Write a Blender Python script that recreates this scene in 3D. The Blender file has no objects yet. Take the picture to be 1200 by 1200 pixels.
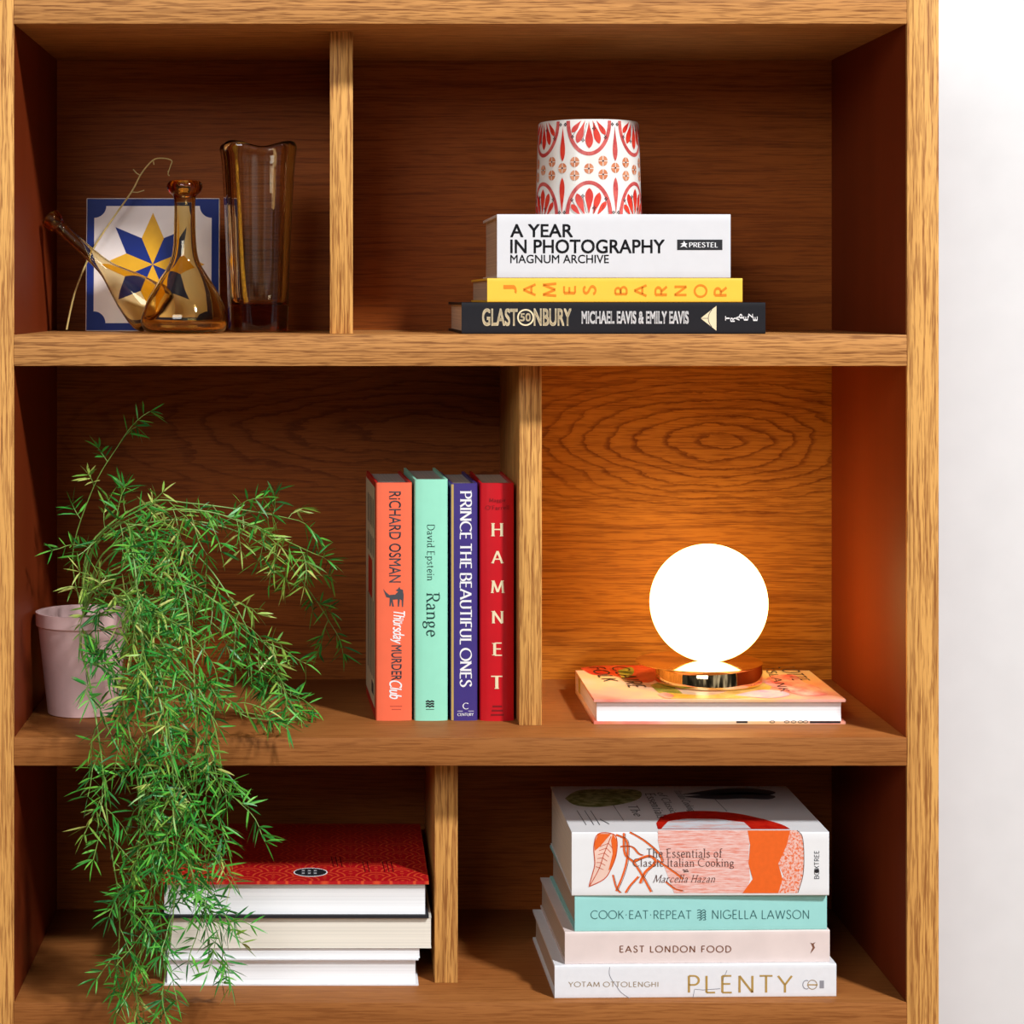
import bpy, bmesh, math, random
from mathutils import Vector, Matrix
R = math.radians
sc = bpy.context.scene
COL = sc.collection

# ------------------------------------------------------------------ camera, world, light, exposure
D = 2.1            # camera distance to the front of the shelves (m)
VX, VY = 398.0, 350.0   # where the camera's axis meets the picture
ZC = 1.5           # eye height
S = 1200.0         # pixels per metre on the front plane

cam_d = bpy.data.cameras.new('camera')
cam = bpy.data.objects.new('camera', cam_d); COL.objects.link(cam)
cam.location = (0, -D, ZC); cam.rotation_euler = (R(90), 0, 0)
cam_d.sensor_width = 36; cam_d.lens = 36 * D * S / 1200.0
cam_d.shift_x = (600 - VX) / 1200.0; cam_d.shift_y = -(600 - VY) / 1200.0
cam_d.clip_start = 0.05
sc.camera = cam

wd = bpy.data.worlds.new('world'); sc.world = wd; wd.use_nodes = True
bgn = wd.node_tree.nodes['Background']
bgn.inputs[1].default_value = 1.0
_nt = wd.node_tree
_tc = _nt.nodes.new('ShaderNodeTexCoord'); _mp = _nt.nodes.new('ShaderNodeMapping'); _mp.inputs['Scale'].default_value = (7.0, 0.6, 1.2)
_no = _nt.nodes.new('ShaderNodeTexNoise'); _no.inputs['Scale'].default_value = 1.0; _no.inputs['Detail'].default_value = 2
_rp = _nt.nodes.new('ShaderNodeValToRGB'); _e = _rp.color_ramp.elements
_e[0].position = 0.42; _e[0].color = (0.012, 0.012, 0.012, 1); _e[1].position = 0.72; _e[1].color = (0.62, 0.63, 0.64, 1)
_m = _e.new(0.55); _m.color = (0.06, 0.06, 0.06, 1)
_nt.links.new(_tc.outputs['Generated'], _mp.inputs[0]); _nt.links.new(_mp.outputs[0], _no.inputs['Vector'])
_nt.links.new(_no.outputs[0], _rp.inputs[0]); _nt.links.new(_rp.outputs[0], bgn.inputs[0])

def area(name, loc, target, w, h, power, col):
    l = bpy.data.lights.new(name, 'AREA'); l.shape = 'RECTANGLE'; l.size = w; l.size_y = h
    l.energy = power; l.color = col
    o = bpy.data.objects.new(name, l); COL.objects.link(o); o.location = loc
    o.rotation_euler = (Vector(target) - Vector(loc)).to_track_quat('-Z', 'Y').to_euler()
    return o
area('window_light', (2.8, -3.5, 5.0), (0.2, 0.05, 1.25), 0.50, 0.50, 375, (0.97, 0.98, 1.0))
area('room_fill', (-1.15, -3.3, 2.7), (0.05, 0.3, 1.25), 1.6, 1.2, 48, (0.96, 0.98, 1.0))  # added soft fill behind the camera to lift the shaded bays

sc.view_settings.view_transform = 'Standard'
try: sc.view_settings.look = 'None'
except Exception: pass
sc.view_settings.exposure = 0.0
sc.view_settings.gamma = 1.0
sc.view_settings.use_curve_mapping = False
sc.cycles.use_denoising = True
sc.cycles.max_bounces = 14
sc.cycles.transmission_bounces = 12

# ------------------------------------------------------------------ helpers
def P(px, py, Y):
    f = (D + Y) / D
    return Vector(((px - VX) / S * f, Y, ZC + (VY - py) / S * f))
def zpx(py, Y=0.0): return ZC + (VY - py) / S * (D + Y) / D
def xpx(px, Y=0.0): return (px - VX) / S * (D + Y) / D
def srgb(r, g, b):
    def c(v):
        v /= 255.0
        return v / 12.92 if v <= 0.04045 else ((v + 0.055) / 1.055) ** 2.4
    return (c(r), c(g), c(b))

class MB:
    def __init__(s): s.v = []; s.f = []; s.m = []; s.mats = []
    def mi(s, mat):
        if mat not in s.mats: s.mats.append(mat)
        return s.mats.index(mat)
    def add(s, vs, fs, mat):
        o = len(s.v); k = s.mi(mat)
        s.v.extend(tuple(v) for v in vs)
        for f in fs: s.f.append(tuple(i + o for i in f)); s.m.append(k)
    def add_bm(s, bm, mat):
        bm.verts.index_update()
        s.add([v.co[:] for v in bm.verts], [[v.index for v in f.verts] for f in bm.faces], mat); bm.free()
    def box(s, lo, hi, mat, bev=0.0, seg=1):
        bm = bmesh.new(); bmesh.ops.create_cube(bm, size=1)
        c = [(a + b) / 2 for a, b in zip(lo, hi)]; d = [b - a for a, b in zip(lo, hi)]
        for v in bm.verts: v.co = Vector((c[0] + v.co.x * d[0], c[1] + v.co.y * d[1], c[2] + v.co.z * d[2]))
        if bev: bmesh.ops.bevel(bm, geom=list(bm.edges), offset=bev, segments=seg, affect='EDGES', profile=0.5)
        s.add_bm(bm, mat)
    def tube(s, pts, rad, mat, n=6):
        pts = [Vector(p) for p in pts]; rings = []
        for i, p in enumerate(pts):
            t = (pts[min(i + 1, len(pts) - 1)] - pts[max(i - 1, 0)]).normalized()
            a = t.cross(Vector((0.31, 0.77, 0.55))).normalized(); b = t.cross(a)
            r = rad(i / (len(pts) - 1)) if callable(rad) else rad
            rings.append([p + (a * math.cos(2 * math.pi * k / n) + b * math.sin(2 * math.pi * k / n)) * r for k in range(n)])
        vs = [v for r_ in rings for v in r_]; fs = []
        for i in range(len(pts) - 1):
            for k in range(n):
                fs.append((i * n + k, i * n + (k + 1) % n, (i + 1) * n + (k + 1) % n, (i + 1) * n + k))
        fs.append(tuple(range(n))[::-1]); fs.append(tuple((len(pts) - 1) * n + k for k in range(n)))
        s.add(vs, fs, mat)
    def lathe(s, prof, mat, n=64, c=(0, 0, 0), fn=None, close=False):
        """prof: list of (r, z) ; fn(angle, r, z) -> (x, y, z) optional"""
        vs = []; fs = []; m = len(prof)
        for i, (r, z) in enumerate(prof):
            for k in range(n):
                a = 2 * math.pi * k / n
                if fn: p = fn(a, r, z, i)
                else: p = (r * math.cos(a), r * math.sin(a), z)
                vs.append((c[0] + p[0], c[1] + p[1], c[2] + p[2]))
        for i in range(m - 1):
            for k in range(n):
                fs.append((i * n + k, i * n + (k + 1) % n, (i + 1) * n + (k + 1) % n, (i + 1) * n + k))
        fs.append(tuple(range(n))[::-1]); fs.append(tuple((m - 1) * n + k for k in range(n)))
        s.add(vs, fs, mat)
    def build(s, name, parent=None, smooth=35):
        me = bpy.data.meshes.new(name); me.from_pydata(s.v, [], s.f)
        for m_ in s.mats: me.materials.append(m_)
        me.polygons.foreach_set('material_index', s.m)
        if smooth:
            me.polygons.foreach_set('use_smooth', [True] * len(me.polygons))
            me.set_sharp_from_angle(angle=R(smooth))
        me.update()
        o = bpy.data.objects.new(name, me); COL.objects.link(o)
        if parent: o.parent = parent
        return o

def tag(o, label=None, cat=None, group=None, kind=None):
    if label: o['label'] = label
    if cat: o['category'] = cat
    if group: o['group'] = group
    if kind: o['kind'] = kind
    return o
def empty(name, loc=(0, 0, 0), rot=(0, 0, 0)):
    o = bpy.data.objects.new(name, None); COL.objects.link(o); o.empty_display_size = 0.03
    o.location = loc; o.rotation_euler = rot
    return o

# ------------------------------------------------------------------ materials
def newmat(name):
    m = bpy.data.materials.new(name); m.use_nodes = True
    return m, m.node_tree, m.node_tree.nodes['Principled BSDF']
def N(nt, t, **kw):
    n = nt.nodes.new(t)
    for k, v in kw.items(): setattr(n, k, v)
    return n
def val(nt, op, a, b=None, c=None):
    n = nt.nodes.new('ShaderNodeMath'); n.operation = op
    for i, x in enumerate((a, b, c)):
        if x is None: continue
        if isinstance(x, (int, float)): n.inputs[i].default_value = x
        else: nt.links.new(x, n.inputs[i])
    return n.outputs[0]
def ramp(nt, fac, stops, interp='LINEAR'):
    n = nt.nodes.new('ShaderNodeValToRGB'); n.color_ramp.interpolation = interp
    e = n.color_ramp.elements
    while len(e) < len(stops): e.new(0.5)
    for el, (p, c) in zip(e, stops):
        el.position = p; el.color = (*c, 1) if len(c) == 3 else c
    nt.links.new(fac, n.inputs[0]); return n.outputs[0]
def mix(nt, fac, a, b, blend='MIX'):
    n = nt.nodes.new('ShaderNodeMix'); n.data_type = 'RGBA'; n.blend_type = blend
    for sock, x in ((n.inputs[0], fac), (n.inputs[6], a), (n.inputs[7], b)):
        if isinstance(x, (int, float)): sock.default_value = x
        elif isinstance(x, tuple): sock.default_value = (*x, 1)
        else: nt.links.new(x, sock)
    return n.outputs[2]
def noise(nt, vec, scale, detail=2, rough=0.5):
    n = nt.nodes.new('ShaderNodeTexNoise'); n.inputs['Scale'].default_value = scale
    n.inputs['Detail'].default_value = detail; n.inputs['Roughness'].default_value = rough
    nt.links.new(vec, n.inputs['Vector']); return n.outputs[0]

def plain(name, col, rough=0.5, metal=0.0, spec=0.5, var=0.06, vscale=60, coat=0.0):
    m, nt, b = newmat(name)
    tc = N(nt, 'ShaderNodeTexCoord')
    f = noise(nt, tc.outputs['Object'], vscale, 3)
    c2 = tuple(max(0, x * (1 - var)) for x in col); c1 = tuple(min(1, x * (1 + var)) for x in col)
    nt.links.new(ramp(nt, f, [(0.3, c2), (0.7, c1)]), b.inputs['Base Color'])
    b.inputs['Roughness'].default_value = rough; b.inputs['Metallic'].default_value = metal
    b.inputs['Specular IOR Level'].default_value = spec
    if coat: b.inputs['Coat Weight'].default_value = coat; b.inputs['Coat Roughness'].default_value = 0.15
    return m

def wood(name, light, dark, axis='X', seed=0.0, period=0.008, eye=None, ratio=3.0, wob=0.010, ring=0.55, pore=0.55, rough=0.5, spec=0.12, sk=1.0):
    """oak veneer: contour lines of a slowly wobbling field plus short dark pores along the grain"""
    m, nt, b = newmat(name)
    tc = N(nt, 'ShaderNodeTexCoord'); sp = N(nt, 'ShaderNodeSeparateXYZ'); nt.links.new(tc.outputs['Object'], sp.inputs[0])
    x, y, z = sp.outputs
    if axis == 'X': a, c, e = x, z, y
    else: a, c, e = z, x, y
    cc = val(nt, 'ADD', c, e)                      # across the grain, also on faces seen edge-on
    def vec(sa, scx, off):
        n = N(nt, 'ShaderNodeCombineXYZ')
        nt.links.new(val(nt, 'MULTIPLY_ADD', a, sa, off + seed), n.inputs[0])
        nt.links.new(val(nt, 'MULTIPLY_ADD', cc, scx, seed * 1.7), n.inputs[1])
        n.inputs[2].default_value = seed * 0.37 + off
        return n.outputs[0]
    lo = noise(nt, vec(2.2, 9, 0.0), 1.0, 2)
    # long streaks that follow the grain, slightly bowed
    bow = val(nt, 'MULTIPLY_ADD', noise(nt, vec(5, 10, 5.5), 1.0, 2), 0.012, cc)
    sv = N(nt, 'ShaderNodeCombineXYZ'); nt.links.new(val(nt, 'MULTIPLY_ADD', a, 7.0, seed), sv.inputs[0]); nt.links.new(val(nt, 'MULTIPLY', bow, 330.0), sv.inputs[1]); sv.inputs[2].default_value = seed
    streak = ramp(nt, noise(nt, sv.outputs[0], 1.0, 3, 0.62), [(0.48, (0, 0, 0)), (0.63, (1, 1, 1))])
    if eye:
        da = val(nt, 'DIVIDE', val(nt, 'SUBTRACT', a, eye[0]), ratio)
        dc = val(nt, 'SUBTRACT', c, eye[1])
        rad_ = val(nt, 'SQRT', val(nt, 'ADD', val(nt, 'ADD', val(nt, 'MULTIPLY', da, da), val(nt, 'MULTIPLY', dc, dc)), 0.00006))
        mid = noise(nt, vec(16, 60, 3.1), 1.0, 3, 0.6)
        jag = noise(nt, vec(60, 160, 9.1), 1.0, 3, 0.65)
        lo2 = noise(nt, vec(6, 22, 4.0), 1.0, 2)
        h = val(nt, 'MULTIPLY_ADD', lo2, wob * 5, rad_)
        h = val(nt, 'MULTIPLY_ADD', mid, wob * 0.8, h)
        h = val(nt, 'MULTIPLY_ADD', jag, 0.0055, h)
        ph = val(nt, 'FRACT', val(nt, 'DIVIDE', h, period))
        rings = ramp(nt, ph, [(0.0, (1, 1, 1)), (0.10, (0.75,) * 3), (0.24, (0.14,) * 3), (0.75, (0.0,) * 3), (0.93, (0.12,) * 3), (1.0, (1.0,) * 3)])
        far = ramp(nt, val(nt, 'DIVIDE', rad_, 0.13), [(0.36, (1, 1, 1)), (0.85, (0, 0, 0))])
        rings = val(nt, 'MULTIPLY', rings, val(nt, 'MULTIPLY_ADD', noise(nt, vec(9, 40, 2.2), 1.0, 2), 0.9, 0.45))
        rings = val(nt, 'ADD', val(nt, 'MULTIPLY', rings, far), val(nt, 'MULTIPLY', streak, val(nt, 'MULTIPLY_ADD', far, -0.6 * sk, sk)))
        rings = val(nt, 'MINIMUM', rings, 1.0)
    else:
        rings = streak
    p1 = noise(nt, vec(30, 640, 7.7), 1.0, 2, 0.6)
    pores = ramp(nt, p1, [(0.49, (0, 0, 0)), (0.60, (1, 1, 1))])
    big = noise(nt, vec(1.2, 14, 1.3), 1.0, 2)
    l2 = tuple(v * k for v, k in zip(light, (0.84, 0.78, 0.72)))
    base = mix(nt, ramp(nt, big, [(0.32, (0, 0, 0)), (0.68, (1, 1, 1))]), light, l2)
    c1 = mix(nt, val(nt, 'MULTIPLY', rings, ring), base, dark)
    pf = val(nt, 'MULTIPLY', pores, val(nt, 'MULTIPLY_ADD', rings, 0.4 * pore, 0.7 * pore))
    c2 = mix(nt, pf, c1, dark)
    nt.links.new(c2, b.inputs['Base Color'])
    b.inputs['Roughness'].default_value = rough
    b.inputs['Specular IOR Level'].default_value = spec
    bp = N(nt, 'ShaderNodeBump'); bp.inputs['Strength'].default_value = 0.12; bp.inputs['Distance'].default_value = 0.0006
    nt.links.new(val(nt, 'SUBTRACT', 1.0, pf), bp.inputs['Height']); nt.links.new(bp.outputs[0], b.inputs['Normal'])
    return m

def pages(name, col, scale=900, contrast=0.12):
    m, nt, b = newmat(name)
    tc = N(nt, 'ShaderNodeTexCoord'); mp = N(nt, 'ShaderNodeMapping')
    mp.inputs['Scale'].default_value = (2, 2, scale); nt.links.new(tc.outputs['Object'], mp.inputs[0])
    f = noise(nt, mp.outputs[0], 1.0, 2, 0.6)
    d = tuple(v * (1 - contrast * 1.6) for v in col)
    nt.links.new(ramp(nt, f, [(0.34, d), (0.6, col)]), b.inputs['Base Color'])
    b.inputs['Roughness'].default_value = 0.8; b.inputs['Specular IOR Level'].default_value = 0.1
    return m

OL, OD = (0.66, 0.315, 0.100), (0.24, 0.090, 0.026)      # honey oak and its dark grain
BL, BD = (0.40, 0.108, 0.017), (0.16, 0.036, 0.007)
EL = (0.38, 0.142, 0.038)                                # lower boards: light falloff down the case painted as darker oak
PL = (0.80, 0.42, 0.120)                                 # pale divider lipping
SL = (0.19, 0.028, 0.006)                                # dark reddish sides      # redder veneer of the carcass
M = {}
M['edge'] = wood('oak_edge', OL, OD, 'X', 1.3, ring=0.45, pore=0.95)
M['edge2'] = wood('oak_edge_falloff', EL, (0.22, 0.07, 0.016), 'X', 5.3, ring=0.40, pore=0.75)
M['post'] = wood('oak_divider', PL, (0.30, 0.11, 0.028), 'Z', 2.2, ring=0.6, pore=0.9)
M['side'] = wood('oak_side', SL, (0.16, 0.03, 0.006), 'Z', 8.2, ring=0.3, pore=0.4)
M['wall'] = plain('white_plaster', (0.86, 0.86, 0.85), 0.9, spec=0.1, var=0.02, vscale=20)
M['floor'] = wood('floor_boards', (0.42, 0.25, 0.13), (0.2, 0.1, 0.05), 'X', 3.7, period=0.03)

# ------------------------------------------------------------------ the setting
def struct(name, lo, hi, mat):
    b = MB(); b.box(lo, hi, mat); o = b.build(name, smooth=0); tag(o, kind='structure'); return o
BACK = 0.322
WALLY = BACK + 0.02
struct('floor', (-3.0, -3.2, -0.05), (3.2, WALLY + 0.1, 0.0), M['floor'])
struct('wall_back', (-3.0, WALLY, 0.0), (3.2, WALLY + 0.1, 3.4), M['wall'])

# ------------------------------------------------------------------ the bookcase
XL, XR = xpx(16), xpx(1063)
PT = 0.031
case = empty('bookcase', ((XL + XR) / 2, 0, 0)); OX = (XL + XR) / 2
tag(case, 'large open oak bookcase of deep shelves and upright dividers against the white wall', 'bookcase')
def cpart(name, lo, hi, mat, bev=0.0007):
    b = MB(); b.box(lo, hi, mat, bev, 2); o = b.build(name, smooth=40)
    o.parent = case; o.matrix_parent_inverse = Matrix.Translation((-OX, 0, 0)); return o
TOPZ = zpx(-12)
SH = {'top': (zpx(28), TOPZ), 's1': (zpx(429), zpx(392.3)), 's2': (zpx(897.5), zpx(864.5)), 's3': (zpx(1212), zpx(1175))}
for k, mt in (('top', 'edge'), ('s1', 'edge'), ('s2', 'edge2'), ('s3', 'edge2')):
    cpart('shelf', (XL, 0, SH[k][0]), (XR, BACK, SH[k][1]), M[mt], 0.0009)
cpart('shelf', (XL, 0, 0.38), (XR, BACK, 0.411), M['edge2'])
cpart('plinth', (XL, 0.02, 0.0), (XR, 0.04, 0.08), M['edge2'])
for q in (XR, XL - PT):
    cpart('side_panel', (q, 0.005, 0), (q + PT, BACK, TOPZ), M['side'], 0)
    cpart('edge_band', (q, 0, 0), (q + PT, 0.005, TOPZ), M['post'], 0.0006)
YD = 0.0605
def divider(p0, p1, z0, z1):
    cpart('divider', (xpx(p0, YD), YD, z0), (xpx(p1, YD), BACK, z1), M['post'], 0.0006)
divider(386.5, 413.5, SH['s1'][1], SH['top'][0])
divider(608.5, 635.0, SH['s2'][1], SH['s1'][0])
divider(509.5, 536.5, SH['s3'][1], SH['s2'][0])
def back(p0, p1, z0, z1, mat):
    cpart('back_panel', (p0, BACK, z0), (p1, BACK + 0.012, z1), mat, 0)
xa, xb, xc = xpx(400, YD), xpx(621.7, YD), xpx(523, YD)
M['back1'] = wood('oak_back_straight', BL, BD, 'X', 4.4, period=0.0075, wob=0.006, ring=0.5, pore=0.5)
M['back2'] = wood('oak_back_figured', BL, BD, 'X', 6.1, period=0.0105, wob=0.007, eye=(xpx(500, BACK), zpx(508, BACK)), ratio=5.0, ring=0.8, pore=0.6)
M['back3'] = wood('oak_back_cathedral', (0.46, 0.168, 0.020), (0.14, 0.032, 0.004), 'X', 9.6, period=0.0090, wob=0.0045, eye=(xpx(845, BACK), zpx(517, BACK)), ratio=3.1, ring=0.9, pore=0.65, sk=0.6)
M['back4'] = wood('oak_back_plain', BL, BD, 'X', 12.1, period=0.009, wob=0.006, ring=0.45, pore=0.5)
zt, z1m, z2m = SH['top'][1], (SH['s1'][0] + SH['s1'][1]) / 2, (SH['s2'][0] + SH['s2'][1]) / 2
z3m = (SH['s3'][0] + SH['s3'][1]) / 2
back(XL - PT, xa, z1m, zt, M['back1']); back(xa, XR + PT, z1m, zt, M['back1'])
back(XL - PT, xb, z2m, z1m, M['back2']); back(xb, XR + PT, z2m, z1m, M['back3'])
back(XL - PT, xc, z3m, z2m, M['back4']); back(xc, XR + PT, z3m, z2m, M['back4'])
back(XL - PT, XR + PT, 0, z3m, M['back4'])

# ------------------------------------------------------------------ lettering
def arc(cx, cy, rx, ry, a0, a1, n=14):
    return [(cx + rx * math.cos(R(a0 + (a1 - a0) * i / n)), cy + ry * math.sin(R(a0 + (a1 - a0) * i / n))) for i in range(n + 1)]
def spl(pts, n=5):
    """Catmull-Rom through points"""
    q = [pts[0]] + list(pts) + [pts[-1]]; out = []
    for i in range(1, len(q) - 2):
        p0, p1, p2, p3 = q[i - 1], q[i], q[i + 1], q[i + 2]
        for k in range(n):
            t = k / n
            out.append(tuple(0.5 * (2 * b + (c - a) * t + (2 * a - 5 * b + 4 * c - d) * t * t + (3 * b - a - 3 * c + d) * t ** 3)
                             for a, b, c, d in zip(p0, p1, p2, p3)))
    out.append(tuple(pts[-1])); return out
def G():
    g = {}
    st = lambda x, y0=0, y1=1: [(x, y0), (x, y1)]
    g['A'] = (0.80, [[(0.02, 0), (0.4, 1)], [(0.4, 1), (0.78, 0)], [(0.15, 0.34), (0.65, 0.34)]], [(0.03, 0), (0.77, 0)])
    g['B'] = (0.62, [st(0.1), [(0.1, 1)] + arc(0.32, 0.765, 0.22, 0.235, 90, -90) + [(0.1, 0.53)], [(0.1, 0.53)] + arc(0.34, 0.265, 0.26, 0.265, 90, -90) + [(0.1, 0)]], [])
    g['C'] = (0.80, [arc(0.47, 0.5, 0.45, 0.5, 48, 312, 22)], [])
    g['D'] = (0.76, [st(0.1), [(0.1, 1)] + arc(0.30, 0.5, 0.44, 0.5, 90, -90, 18) + [(0.1, 0)]], [])
    g['E'] = (0.56, [st(0.1), [(0.1, 1), (0.52, 1)], [(0.1, 0.52), (0.47, 0.52)], [(0.1, 0), (0.54, 0)]], [(0.06, 0), (0.06, 1)])
    g['F'] = (0.52, [st(0.1), [(0.1, 1), (0.5, 1)], [(0.1, 0.52), (0.45, 0.52)]], [(0.1, 0)])
    g['G'] = (0.88, [arc(0.47, 0.5, 0.45, 0.5, 45, 330, 22) + [(0.90, 0.44)], [(0.56, 0.44), (0.90, 0.44)]], [])
    g['H'] = (0.74, [st(0.1), st(0.64), [(0.1, 0.52), (0.64, 0.52)]], [(0.1, 0), (0.1, 1), (0.64, 0), (0.64, 1)])
    g['I'] = (0.20, [st(0.1)], [(0.1, 0), (0.1, 1)])
    g['J'] = (0.42, [[(0.34, 1), (0.34, 0.22)] + arc(0.17, 0.2, 0.17, 0.2, 0, -120, 8)], [(0.34, 1)])
    g['K'] = (0.66, [st(0.1), [(0.6, 1), (0.1, 0.42)], [(0.25, 0.58), (0.64, 0)]], [(0.1, 0), (0.1, 1), (0.62, 0)])
    g['L'] = (0.50, [st(0.1), [(0.1, 0), (0.5, 0)]], [(0.1, 1), (0.06, 0)])
    g['M'] = (0.96, [[(0.06, 0), (0.14, 1)], [(0.14, 1), (0.48, 0.08)], [(0.48, 0.08), (0.82, 1)], [(0.82, 1), (0.9, 0)]], [(0.06, 0), (0.9, 0), (0.1, 1), (0.86, 1)])
    g['N'] = (0.80, [st(0.1), [(0.1, 1), (0.7, 0)], st(0.7)], [(0.1, 0), (0.06, 1), (0.7, 1)])
    g['O'] = (0.96, [arc(0.48, 0.5, 0.46, 0.5, 0, 360, 30)], [])
    g['P'] = (0.58, [st(0.1), [(0.1, 1)] + arc(0.32, 0.73, 0.24, 0.27, 90, -90) + [(0.1, 0.46)]], [(0.1, 0), (0.06, 1)])
    g['R'] = (0.62, [st(0.1), [(0.1, 1)] + arc(0.32, 0.745, 0.23, 0.255, 90, -90) + [(0.1, 0.49)], [(0.30, 0.49), (0.60, 0)]], [(0.1, 0), (0.06, 1), (0.6, 0)])
    g['S'] = (0.56, [spl([(0.49, 0.86), (0.40, 0.97), (0.27, 1.0), (0.13, 0.93), (0.09, 0.77), (0.18, 0.61), (0.36, 0.49), (0.48, 0.36), (0.49, 0.19), (0.39, 0.04), (0.24, 0.0), (0.1, 0.07), (0.04, 0.19)])], [])
    g['T'] = (0.60, [st(0.3), [(0.0, 1), (0.6, 1)]], [(0.3, 0)])
    g['U'] = (0.72, [[(0.1, 1), (0.1, 0.32)] + arc(0.36, 0.28, 0.26, 0.28, 180, 360, 14) + [(0.62, 1)]], [(0.1, 1), (0.62, 1)])
    g['V'] = (0.76, [[(0.02, 1), (0.38, 0)], [(0.38, 0), (0.74, 1)]], [(0.04, 1), (0.72, 1)])
    g['W'] = (1.08, [[(0.02, 1), (0.28, 0)], [(0.28, 0), (0.54, 0.95)], [(0.54, 0.95), (0.8, 0)], [(0.8, 0), (1.06, 1)]], [(0.04, 1), (1.04, 1)])
    g['X'] = (0.66, [[(0.03, 1), (0.63, 0)], [(0.63, 1), (0.03, 0)]], [])
    g['Y'] = (0.68, [[(0.02, 1), (0.34, 0.46)], [(0.66, 1), (0.34, 0.46)], st(0.34, 0, 0.46)], [(0.34, 0), (0.05, 1), (0.63, 1)])
    g['Z'] = (0.60, [[(0.04, 1), (0.56, 1)], [(0.56, 1), (0.04, 0)], [(0.04, 0), (0.58, 0)]], [])
    X = 0.62
    g['a'] = (0.50, [spl([(0.08, 0.50), (0.16, 0.60), (0.27, 0.62), (0.37, 0.54), (0.38, 0.40), (0.38, 0.08), (0.44, 0.01), (0.49, 0.04)]), spl([(0.38, 0.36), (0.20, 0.31), (0.07, 0.20), (0.09, 0.04), (0.20, 0.0), (0.30, 0.04), (0.38, 0.12)])], [])
    g['b'] = (0.54, [st(0.1, 0, 1.02), arc(0.29, 0.31, 0.21, 0.31, 150, -180, 18)], [])
    g['c'] = (0.46, [arc(0.27, 0.31, 0.22, 0.31, 50, 318, 16)], [])
    g['d'] = (0.56, [st(0.45, 0, 1.02), arc(0.26, 0.31, 0.2, 0.31, 40, 330, 18)], [(0.42, 1.02), (0.5, 0)])
    g['e'] = (0.48, [[(0.06, 0.34), (0.44, 0.34)], arc(0.26, 0.31, 0.20, 0.31, 5, 320, 18)], [])
    g['f'] = (0.34, [[(0.14, 0), (0.14, 0.8)] + arc(0.27, 0.82, 0.13, 0.2, 180, 50, 7), [(0.02, X), (0.32, X)]], [(0.14, 0)])
    g['g'] = (0.50, [arc(0.23, 0.40, 0.17, 0.22, 0, 360, 18), spl([(0.12, 0.22), (0.07, 0.12), (0.14, 0.04), (0.32, 0.02), (0.45, -0.06), (0.44, -0.2), (0.26, -0.28), (0.07, -0.23), (0.05, -0.10), (0.16, 0.02)]), [(0.37, 0.54), (0.49, 0.58)]], [])
    g['h'] = (0.56, [st(0.1, 0, 1.02), [(0.1, 0.42)] + arc(0.28, 0.42, 0.18, 0.2, 160, 0, 9) + [(0.46, 0)]], [(0.1, 0), (0.46, 0), (0.07, 1.02)])
    g['i'] = (0.22, [st(0.11, 0, X), [(0.11, 0.82), (0.11, 0.92)]], [(0.11, 0), (0.08, X)])
    g['k'] = (0.52, [st(0.1, 0, 1.02), [(0.44, X), (0.1, 0.26)], [(0.22, 0.36), (0.5, 0)]], [(0.1, 0), (0.07, 1.02), (0.47, 0)])
    g['l'] = (0.22, [st(0.11, 0, 1.02)], [(0.11, 0), (0.08, 1.02)])
    g['m'] = (0.86, [st(0.1, 0, X), [(0.1, 0.42)] + arc(0.26, 0.42, 0.16, 0.2, 160, 0, 9) + [(0.42, 0)], [(0.42, 0.42)] + arc(0.59, 0.42, 0.17, 0.2, 160, 0, 9) + [(0.76, 0)]], [(0.1, 0), (0.42, 0), (0.76, 0), (0.07, X)])
    g['n'] = (0.56, [st(0.1, 0, X), [(0.1, 0.42)] + arc(0.28, 0.42, 0.18, 0.2, 160, 0, 9) + [(0.46, 0)]], [(0.1, 0), (0.46, 0), (0.07, X)])
    g['o'] = (0.52, [arc(0.26, 0.31, 0.22, 0.31, 0, 360, 20)], [])
    g['p'] = (0.56, [st(0.1, -0.28, X), arc(0.30, 0.31, 0.2, 0.31, 150, -150, 18)], [(0.1, -0.28), (0.07, X)])
    g['r'] = (0.40, [st(0.1, 0, X), [(0.1, 0.40)] + arc(0.28, 0.40, 0.18, 0.22, 170, 60, 7)], [(0.1, 0), (0.07, X)])
    g['s'] = (0.40, [spl([(0.34, 0.52), (0.24, 0.62), (0.11, 0.58), (0.08, 0.46), (0.2, 0.35), (0.33, 0.24), (0.35, 0.10), (0.24, 0.0), (0.10, 0.02), (0.04, 0.11)])], [])
    g['t'] = (0.34, [[(0.14, 0.82), (0.14, 0.12)] + arc(0.24, 0.12, 0.1, 0.12, 180, 300, 6), [(0.02, X), (0.30, X)]], [])
    g['u'] = (0.56, [[(0.1, X), (0.1, 0.2)] + arc(0.27, 0.2, 0.17, 0.2, 180, 340, 9), st(0.46, 0, X)], [(0.07, X), (0.5, 0)])
    g['v'] = (0.50, [[(0.03, X), (0.25, 0)], [(0.25, 0), (0.47, X)]], [(0.05, X), (0.45, X)])
    g['y'] = (0.50, [[(0.03, X), (0.26, 0.02)], [(0.47, X), (0.26, 0.02), (0.16, -0.22), (0.04, -0.26)]], [(0.05, X), (0.45, X)])
    g['z'] = (0.44, [[(0.05, X), (0.40, X)], [(0.40, X), (0.04, 0)], [(0.04, 0), (0.42, 0)]], [])
    g["'"] = (0.14, [[(0.07, 1.0), (0.05, 0.8)]], [])
    g['.'] = (0.34, [[(0.17, 0.42), (0.17, 0.54)]], [])
    g['5'] = (0.56, [[(0.46, 1), (0.14, 1), (0.11, 0.56)], spl([(0.11, 0.56), (0.27, 0.64), (0.46, 0.52), (0.5, 0.31), (0.4, 0.08), (0.22, 0.0), (0.06, 0.1)])], [])
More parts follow.
